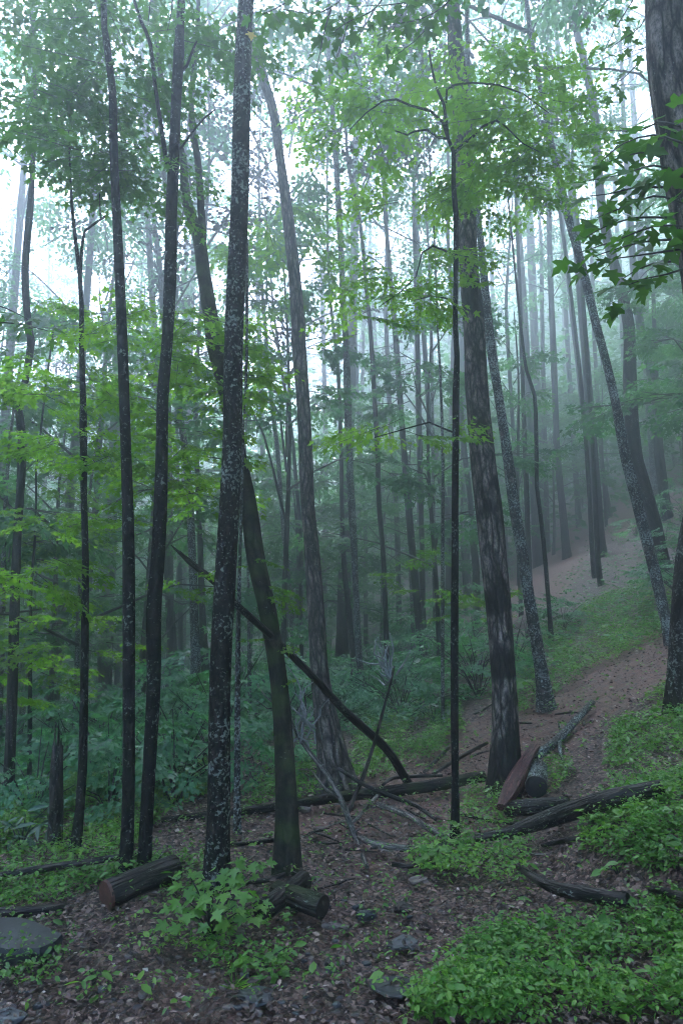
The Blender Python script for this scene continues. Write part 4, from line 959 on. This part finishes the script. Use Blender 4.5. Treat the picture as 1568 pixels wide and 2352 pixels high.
log('fallen_branch', 'flat weathered stick on the trail edge by the dead branches', [(900, 1985, 10), (935, 1990, 11), (985, 1985, 8)], LD, cat='branch')

for k in range(26):
    x, y = [(frng.uniform(700, 1050), frng.uniform(1800, 1985)), (frng.uniform(520, 900), frng.uniform(1900, 2060)), (frng.uniform(1080, 1400), frng.uniform(1640, 1980))][k % 3]; a = frng.uniform(-.6, .6); l_ = frng.uniform(25, 75)
    log('fallen_stick', ['thin dark stick among the debris beside the dead branches', 'thin stick in the litter around the mossy trunk', 'thin stick on the bank around the split plank'][k % 3], [(x, y, 5), (x + l_ * math.cos(a) * .5, y - l_ * math.sin(a) * .5 + frng.normal(0, 3), 5), (x + l_ * math.cos(a), y - l_ * math.sin(a), 3)], [LD, DW][k % 4 == 1], cat='stick', seg=6, group=['debris sticks', 'litter sticks', 'bank sticks'][k % 3])

# split plank
def plank():
    a, c = hit(1150, 1882, .02), hit(1228, 1738, .12)
    root = link('split_plank', None, None, a); tag(root, 'reddish split plank leaning on logs below the patched trunk', 'plank')
    d = c - a; L_ = np.linalg.norm(d); d /= L_; s_ = np.cross(d, [0, 0, 1]); s_ /= np.linalg.norm(s_); n_ = np.cross(s_, d)
    g = Geo(); n = 12; V = []; UV = []
    for i in range(n + 1):
        t = i / n
        w = (.05 + .009 * math.sin(5 * t)) * (1 - .45 * (1 - t) ** 6); h = .022 + .006 * math.sin(9 * t)
        for sx, sz in ((-1, -1), (1, -1), (1, 1), (.2, 1.25), (-1, 1)):
            p = d * L_ * t + s_ * (sx * w + .01 * math.sin(7 * t + sz)) + n_ * (sz * h + .085)
            V.append(p); UV.append((sx * w, sz * h, t * L_))
    q = [(i * 5 + k, i * 5 + (k + 1) % 5, (i + 1) * 5 + (k + 1) % 5, (i + 1) * 5 + k) for i in range(n) for k in range(5)]
    t_ = [(0, 2, 1), (0, 3, 2), (0, 4, 3)] + [(n * 5, n * 5 + 1, n * 5 + 2), (n * 5, n * 5 + 2, n * 5 + 3), (n * 5, n * 5 + 3, n * 5 + 4)]
    g.add(V, q, t_, buv=np.array(UV)); m = bark_mat('split_wood', (.08, .036, .036), (.29, .14, .138), amount=0, ridge=40, stretch=.05, rough=.55)
    link('board', g.mesh('board', m, smooth=False), root)
plank()

# ---------------------------------------------------------------- stones
STONE = simple_mat('stone', (.035, .034, .036), (.10, .097, .098), 14, .6, .7)
STONE_TAN = simple_mat('tan_stone', (.06, .045, .04), (.18, .135, .12), 16, .65, .7)
SLAB = simple_mat('wet_slate', (.012, .0125, .015), (.034, .035, .04), 10, .5, .5, spec=.5)
def stone(px_, py_, w, flat, material, label, seed, aspect=.7, sink=.4, group=None, name='stone'):
    p = hit(px_, py_); r0 = w_at(p, w); r_ = np.random.default_rng(seed)
    bm_v = []; nseg, nr = 12, 7
    g = Geo(); V = []
    ph = r_.uniform(0, 6.28, 6)
    for i in range(nr + 1):
        la = -math.pi / 2 + math.pi * i / nr
        for j in range(nseg):
            lo = 2 * math.pi * j / nseg
            rr = 1 + .18 * math.sin(2 * lo + ph[0]) + .12 * math.sin(3 * lo + ph[1]) + .07 * math.sin(5 * lo + la * 3 + ph[2])
            cl = math.cos(la); cl = abs(cl) ** .45; sl = math.copysign(abs(math.sin(la)) ** .7, math.sin(la))
            V.append((rr * cl * math.cos(lo) * r0, rr * cl * math.sin(lo) * r0 * aspect, (sl + .12 * math.sin(2 * lo + ph[3]) * cl) * r0 * flat))
    q = [(i * nseg + j, i * nseg + (j + 1) % nseg, (i + 1) * nseg + (j + 1) % nseg, (i + 1) * nseg + j) for i in range(nr) for j in range(nseg)]
    V = np.array(V) + r_.normal(0, .015 * r0, (len(V), 3)); g.add(V, q)
    o = link(name, g.mesh(name, material, smooth=False), None, (p[0], p[1], p[2] + r0 * flat * (1 - 2 * sink))); o.rotation_euler = (r_.normal(0, .08), r_.normal(0, .08), r_.uniform(-.4, .4))
    tag(o, label, 'stone', group)
def slab():
    pts = [(-60, 2178), (-20, 2120), (40, 2112), (82, 2118), (143, 2142), (128, 2158), (92, 2176), (20, 2186)]
    b = hit(40, 2150); W = [at(x, y, hit(x, y, .06)[1]) for x, y in pts]
    top = np.array([hit(x, y, .075) for x, y in pts]) - b; top[:, 2] = .085 + .10 * (top[:, 0]) * -.25
    low = top.copy(); c = top.mean(0); low = c + (low - c) * np.array([.94, .9, 1]); low[:, 2] = -.05; mid = top.copy(); mid = c + (mid - c) * 1.03; mid[:, 2] = top[:, 2] - .022
    n = len(pts); V = np.vstack([top, mid, low, [c[0], c[1], c[2] + .006]])
    q = [(k, n + k, n + (k + 1) % n, (k + 1) % n) for k in range(n)] + [(n + k, 2 * n + k, 2 * n + (k + 1) % n, n + (k + 1) % n) for k in range(n)]
    t = [(3 * n, k, (k + 1) % n) for k in range(n)]
    g = Geo(); g.add(V, q, t); tag(link('stone_slab', g.mesh('stone_slab', SLAB, smooth=False), None, b), 'big flat dark slate slab on the litter', 'stone')
slab()
stone(545, 2148, 42, .55, STONE_TAN, 'pinkish angular rock behind the bushy seedling', 1)
stone(838, 2104, 40, .5, SLAB, 'dark blue-grey rock by the black log end', 2)
stone(958, 2022, 42, .16, STONE_TAN, 'flat tan stone beside the trailside greenery', 3)
stone(925, 2166, 72, .13, STONE, 'wide flat grey stone in the middle of the trail', 4)
stone(900, 2262, 130, .06, SLAB, 'broad wet flush stone sunk in the trail', 5, sink=.75)
stone(20, 2338, 80, .2, STONE, 'grey stone with a pale top at the trail border', 6)
stone(590, 2285, 90, .12, SLAB, 'dull grey stone sunk by the grass tuft', 7, sink=.6)
stone(772, 2130, 60, .2, STONE_TAN, 'pale elongated stone near the black log end', 8, aspect=.35)
stone(925, 2088, 50, .35, LD, 'dark rotten wood lump on the trail', 9)
bpy.data.objects[[o.name for o in bpy.data.objects if o.name.startswith('stone')][-1]]['category'] = 'wood'
for k in range(46):
    x = frng.uniform(380, 1040); y = frng.uniform(2060, 2340)
    if k % 5 == 0: x, y = frng.uniform(0, 360), frng.uniform(2190, 2340)
    stone(x, y, frng.uniform(10, 26), frng.uniform(.25, .55), [STONE, STONE_TAN, SLAB][k % 3], ['small grey stone lying in the wet litter', 'small tan stone lying in the wet litter', 'small dark slate chip lying in the wet litter'][k % 3], 40 + k, sink=.3, group=['grey trail stones', 'tan trail stones', 'slate trail chips'][k % 3])
for k, (x, y, w) in enumerate([(655, 1875, 34), (700, 1860, 26), (620, 1800, 40), (600, 1812, 26), (735, 1905, 24)]):
    stone(x, y, w, .4, STONE_TAN, 'pinkish stone in the cleared ground around the long mossy log', 90 + k, group='stones around the mossy log')

# ---------------------------------------------------------------- plants with leaves that can be told apart
def leaf_mesh(tmpl, material, name='leaf'):
    g = Geo(); V, F = tmpl; g.add(V, None, F, rnd=np.full(len(V), .5)); return g.mesh(name, material)
LEAF = {'maple': leaf_mesh(MAPLE_HI, M['leaf_near']), 'seed': leaf_mesh(MAPLE_HI, M['leaf_cover']), 'lance': leaf_mesh(LANCE, M['leaf_rhodo']), 'oval': leaf_mesh(OVAL, M['leaf_cover'])}
def place_leaf(root, kind, p, a, n, s):
    X, Y, Z = frames(np.array([a], float), np.array([n], float))
    m = Matrix((X[0], Y[0], Z[0])).transposed().to_4x4()
    o = link('leaf', LEAF[kind], root); o.matrix_local = Matrix.Translation(Vector([float(c) for c in p])) @ m @ Matrix.Diagonal((s, s, s, 1))
def leafy_branch(name, label, cat, start, paths, kind, leaf, Y, seed, gap=.05, droop=(-.9, -.1), group=None, wood=True, spread=.35, side=.10):
    """paths: pixel polylines of twigs; leaves sit along them in pairs as separate objects"""
    r_ = np.random.default_rng(seed); b = at(*start, Y); root = link(name, None, None, b); tag(root, label, cat, group); n = 0
    for pth in paths:
        P = np.array([at(x, y, Y + dy) - b for x, y, dy in pth]); Pc, _ = catmull(P, np.zeros(len(P)), gap)
        g = Geo(); rr = np.linspace(.006, .002, len(Pc)); tube(g, Pc, rr, seg=5, step=.1, bump=0); tw = link('twig', g.mesh('twig', M['twig']), root)
        for i in range(1, len(Pc)):
            d = Pc[i] - Pc[i - 1]; d /= np.linalg.norm(d) + 1e-9; sd = np.cross(d, [0, 0, 1]); sd /= np.linalg.norm(sd) + 1e-9
            for s_ in (-1, 1):
                if r_.random() < .12 or n > 290: continue
                az = r_.uniform(0, 6.28); h_ = np.array([math.cos(az), math.sin(az), 0]); a = h_ + d * .3 + np.array([0, 0, r_.uniform(*droop)])
                off = h_ * r_.uniform(.015, side) + d * r_.uniform(0, .05) + np.array([0, 0, r_.uniform(-.05, .02)])
                place_leaf(tw, kind, Pc[i] + off, a, np.array([0, 0, 1]) + r_.normal(0, spread, 3) + np.array([0, -.35, 0]), leaf * r_.uniform(.65, 1.2)); n += 1
    print('LEAVES', label[:30], n)
    return root
leafy_branch('maple_branch', 'drooping dark green maple branch hanging by the furrowed leaning trunk', 'branch', (1568, 420),
    [[(1570, 330, 0), (1500, 310, .1), (1430, 330, .15), (1380, 370, .2)], [(1570, 400, 0), (1500, 380, -.05), (1430, 400, .1), (1350, 415, .15)], [(1580, 470, 0), (1500, 450, 0), (1420, 480, .1), (1370, 500, .2)],
     [(1580, 520, 0), (1500, 520, -.1), (1420, 550, 0), (1330, 580, .1)], [(1580, 570, 0), (1510, 580, .1), (1440, 590, .15), (1370, 600, .2)], [(1590, 610, 0), (1530, 630, 0), (1480, 640, .1), (1440, 655, .1)], [(1560, 290, .1), (1510, 280, .2), (1470, 300, .3), (1400, 300, .4)],
     [(1520, 360, .2), (1470, 350, .2), (1400, 370, .25), (1360, 390, .25)], [(1530, 430, .1), (1460, 430, .1), (1400, 445, .1), (1355, 450, .1)], [(1530, 500, .2), (1460, 500, .2), (1390, 520, .2), (1345, 545, .2)], [(1540, 550, .1), (1480, 555, .1), (1420, 570, .1), (1360, 590, .1)], [(1545, 600, .2), (1500, 605, .2), (1460, 620, .2), (1430, 640, .2)]],
    'maple', .095, 2.75, 61, gap=.05, side=.10)
leafy_branch('maple_branch', 'maple branch hanging into the top of the bright gap between trunks', 'branch', (840, -40),
    [[(1080, -60, .2), (1000, -10, .2), (900, 10, .1), (800, 15, 0)], [(1060, -30, .1), (1010, 20, .1), (960, 45, .1), (880, 60, 0)], [(900, -40, 0), (860, 20, 0), (800, 50, 0), (770, 70, 0)], [(820, -40, 0), (770, 10, 0), (720, 30, 0), (640, 20, .1)], [(760, 20, 0), (745, 70, 0), (735, 120, .05), (725, 165, .1)], [(800, 50, .1), (785, 100, .1), (765, 150, .1)], [(700, -30, 0), (650, 10, .1), (600, 35, .1), (590, 50, .1)], [(960, -40, .2), (930, 20, .2), (900, 70, .2)], [(860, 20, .2), (825, 80, .2), (800, 110, .2)], [(1070, -60, .5), (1010, 30, .5), (950, 95, .5), (890, 140, .5)]],
    'maple', .085, 3.7, 62, gap=.045, side=.09)
leafy_branch('maple_branch', 'small maple spray hanging in front of the bowed dark trunk top', 'branch', (400, -40),
    [[(350, -40, 0), (345, 10, 0), (340, 60, 0)], [(400, -40, 0), (395, 20, 0), (385, 70, 0)], [(440, -40, .1), (430, 0, .1), (440, 20, .1)]], 'maple', .075, 3.7, 63, gap=.06, side=.08)
leafy_branch('maple_branch', 'loose maple spray hanging beside the top of the furrowed trunk', 'branch', (1460, -40),
    [[(1480, -40, 0), (1440, 20, 0), (1410, 70, 0), (1385, 120, 0)], [(1500, 0, 0), (1470, 60, 0), (1430, 90, 0), (1400, 110, 0)], [(1420, -40, 0), (1395, 0, 0), (1370, 20, 0)], [(1500, 100, 0), (1480, 110, 0), (1450, 118, 0)], [(1470, 140, .5), (1430, 180, .5), (1400, 200, .5)]], 'maple', .075, 3.9, 64, gap=.06, side=.08)
leafy_branch('maple_branch', 'dark maple sprig reaching in over the crooked grey trunk', 'branch', (-40, 720),
    [[(-60, 700, 0), (-10, 700, 0), (40, 720, 0), (75, 740, 0)], [(-60, 730, 0), (0, 740, 0), (50, 745, 0), (110, 760, 0)], [(-60, 790, 0), (-20, 795, 0), (20, 806, 0)]], 'maple', .075, 3.6, 65, gap=.05, side=.07)
leafy_branch('maple_branch', 'dark maple leaves peeking in high above the crooked grey trunk', 'branch', (-40, 80),
    [[(-60, 60, 0), (-10, 70, 0), (30, 90, 0)], [(-60, 130, 0), (-10, 130, 0), (20, 140, 0)], [(-50, 170, 0), (0, 180, 0)]], 'maple', .075, 4.2, 66, gap=.06, side=.07)

def seedling(name, label, base, tips, leaf, seed, kind='seed', Yoff=0.0, pairs=3, whorl=5):
    r_ = np.random.default_rng(seed); b = hit(*base); root = link(name, None, None, b); tag(root, label, 'plant'); Y = b[1] + Yoff
    for (x, y, dy) in tips:
        e = at(x, y, Y + dy) - b; g = Geo(); tube(g, [(0, 0, -.02), e * np.array([.35, .35, .62]), e], [.006, .004, .002], seg=5, step=.08, bump=0); st_ = link('stem', g.mesh('stem', M['twig']), root)
        for k in range(whorl):
            a = k * 6.28 / whorl + r_.uniform(-.5, .5); ax = np.array([math.cos(a), math.sin(a), r_.uniform(-.55, .05)])
            place_leaf(st_, kind, e + ax * r_.uniform(.01, .04) - np.array([0, 0, .02 * k * (k % 2)]), ax, np.array([0, -.25, 1]) + r_.normal(0, .25, 3), leaf * r_.uniform(.7, 1.2))
    return root
seedling('maple_seedling', 'bushy bright green maple seedling in front of the speckled trunk', (480, 2170), [(430, 2000, 0), (480, 2020, .1), (535, 1985, .1), (570, 1975, .2), (600, 1982, .25), (410, 2050, -.05), (455, 2060, -.1), (515, 2045, -.1), (560, 2040, 0), (590, 2070, .1), (430, 2095, -.15), (490, 2085, -.15), (540, 2080, -.1), (400, 2080, -.1), (575, 2105, -.05), (470, 2045, 0), (500, 1995, .1), (530, 2010, .05)], .066, 71)
seedling('maple_seedling', 'low drooping seedling with big glossy leaves in front of the log ends', (610, 2215), [(600, 2200, 0), (640, 2190, 0), (660, 2175, .05), (620, 2240, -.05), (580, 2195, 0), (560, 2215, 0)], .075, 72, kind='oval', whorl=4)
seedling('plant', 'low leafy sprout on the litter near the reddish cut log', (215, 2250), [(205, 2230, 0), (225, 2225, 0), (245, 2235, 0)], .06, 73, kind='oval', whorl=4)
seedling('plant', 'broad-leaved sprout on the trail edge below the curved pale branch', (1000, 1985), [(985, 1945, 0), (1015, 1935, 0), (1040, 1950, 0), (1000, 1960, -.05), (960, 1965, 0)], .075, 74, whorl=5)
seedling('plant', 'pale green sprout by the bank of the dark rotting log', (1195, 1995), [(1180, 1985, 0), (1200, 1975, 0)], .06, 75, kind='oval', whorl=4)
seedling('plant', 'broad pale-leaved sprout on the uphill bank', (1420, 2005), [(1405, 1985, 0), (1430, 1980, 0), (1390, 1995, 0)], .075, 76, kind='oval', whorl=4)
for k, (x, y, tl) in enumerate([(1505, 1840, [(1480, 1820, 0), (1505, 1800, 0), (1530, 1815, 0), (1555, 1830, 0), (1490, 1850, 0)]), (1545, 1900, [(1520, 1875, 0), (1550, 1865, 0), (1500, 1890, 0)])]):
    seedling('maple_seedling', ['maple seedling standing on the half-buried bank log', 'maple seedling in the bank greenery downhill of the buried log'][k], (x, y), tl, .09, 77 + k)
seedling('rhododendron', 'dark rhododendron with long glossy leaves beside the rotting snag', (50, 1945), [(30, 1890, 0), (60, 1870, .05), (115, 1850, .1), (20, 1920, -.05), (90, 1890, 0), (-10, 1880, 0)], .15, 80, kind='lance', whorl=8)
seedling('rhododendron', 'small rhododendron with starry leaf whorls beside the white sapling stem', (995, 1665), [(985, 1615, 0), (1010, 1600, .1), (960, 1625, 0), (1025, 1625, 0)], .15, 81, kind='lance', whorl=8)
seedling('rhododendron', 'small rhododendron on the slope behind the bleached twigs', (985, 1560), [(985, 1505, 0), (1000, 1495, .1), (970, 1515, 0)], .16, 82, kind='lance', whorl=8)
for k, (x, y) in enumerate([(1130, 1540), (1230, 1600)]):
    seedling('maple_seedling', ['leafy seedling at the downhill side of the patched trunk', 'leafy seedling at the foot of the leaning spotted trunk'][k], (x, y), [(x - 25, y - 40, 0), (x + 15, y - 50, .1), (x + 35, y - 25, 0), (x - 5, y - 20, 0)], .11, 84 + k)

def grass_tuft():
    p = hit(540, 2270); r_ = np.random.default_rng(9); g = Geo(); n = 26; a = r_.uniform(0, 6.28, n)
    add_leaves(g, np.zeros((n, 3)) + r_.normal(0, .012, (n, 3)) * [1, 1, 0], np.stack([np.cos(a) * .9, np.sin(a) * .9, r_.uniform(.3, 1, n)], -1), np.stack([-np.cos(a), -np.sin(a), np.ones(n)], -1), r_.uniform(.05, .10, n), (LANCE[0] * [.3, 1, 1], LANCE[1]))
    tag(link('grass_tuft', g.mesh('grass_tuft', M['leaf_bright']), None, p), 'small pale grass tuft on the litter beside the sunken stone', 'grass')
grass_tuft()
def yellow_leaf():
    b = T['T1'][1]; p = at(576, 74, b[1] - .17); m = leaf_mat('yellow_leaf', (.45, .30, .06), (.5, .34, .08), (.55, .4, .1), .2)
    o = link('fallen_leaf', leaf_mesh(MAPLE_HI, m), None, p); X, Y, Z = frames(np.array([[.1, -.2, -1.0]]), np.array([[.3, -1.0, .2]]))
    o.matrix_local = Matrix.Translation(Vector(p.tolist())) @ Matrix((X[0], Y[0], Z[0])).transposed().to_4x4() @ Matrix.Diagonal((.07, .07, .07, 1)); tag(o, 'small yellow leaf stuck high on the speckled trunk', 'leaf')
yellow_leaf()

# ---------------------------------------------------------------- fog
def fog():
    g = Geo(); x0, x1, y0, y1, z0, z1 = -85, 90, -40, 125, float(ZZ.min()) - 1.5, float(max(ZZ.max() + 1, 34))
    top = max([(o.matrix_world @ Vector(c)).z for o in C.objects if o.type == 'MESH' for c in o.bound_box] + [0])
    z1 = max(z1, top + 1.0); print('FOG TOP', top, z1)
    V = [(x, y, z) for x in (x0, x1) for y in (y0, y1) for z in (z0, z1)]
    g.add(V, [(0, 1, 3, 2), (4, 6, 7, 5), (0, 4, 5, 1), (2, 3, 7, 6), (0, 2, 6, 4), (1, 5, 7, 3)])
    m, nt, out = mat('haze')
    pv = N(nt, 'ShaderNodeVolumePrincipled'); pv.inputs['Color'].default_value = (*FOG_COLOR, 1); pv.inputs['Density'].default_value = FOG; pv.inputs['Anisotropy'].default_value = .8
    nt.links.new(pv.outputs[0], out.inputs['Volume'])
    o = link('haze', g.mesh('haze', m, smooth=False)); tag(o, 'pale morning fog filling the forest', 'fog', kind='stuff')
bpy.context.view_layer.update()
fog()
print('TRIS', sum(sum(len(p.vertices) - 2 for p in m.polygons) for m in bpy.data.meshes), 'OBJ', len(C.objects))
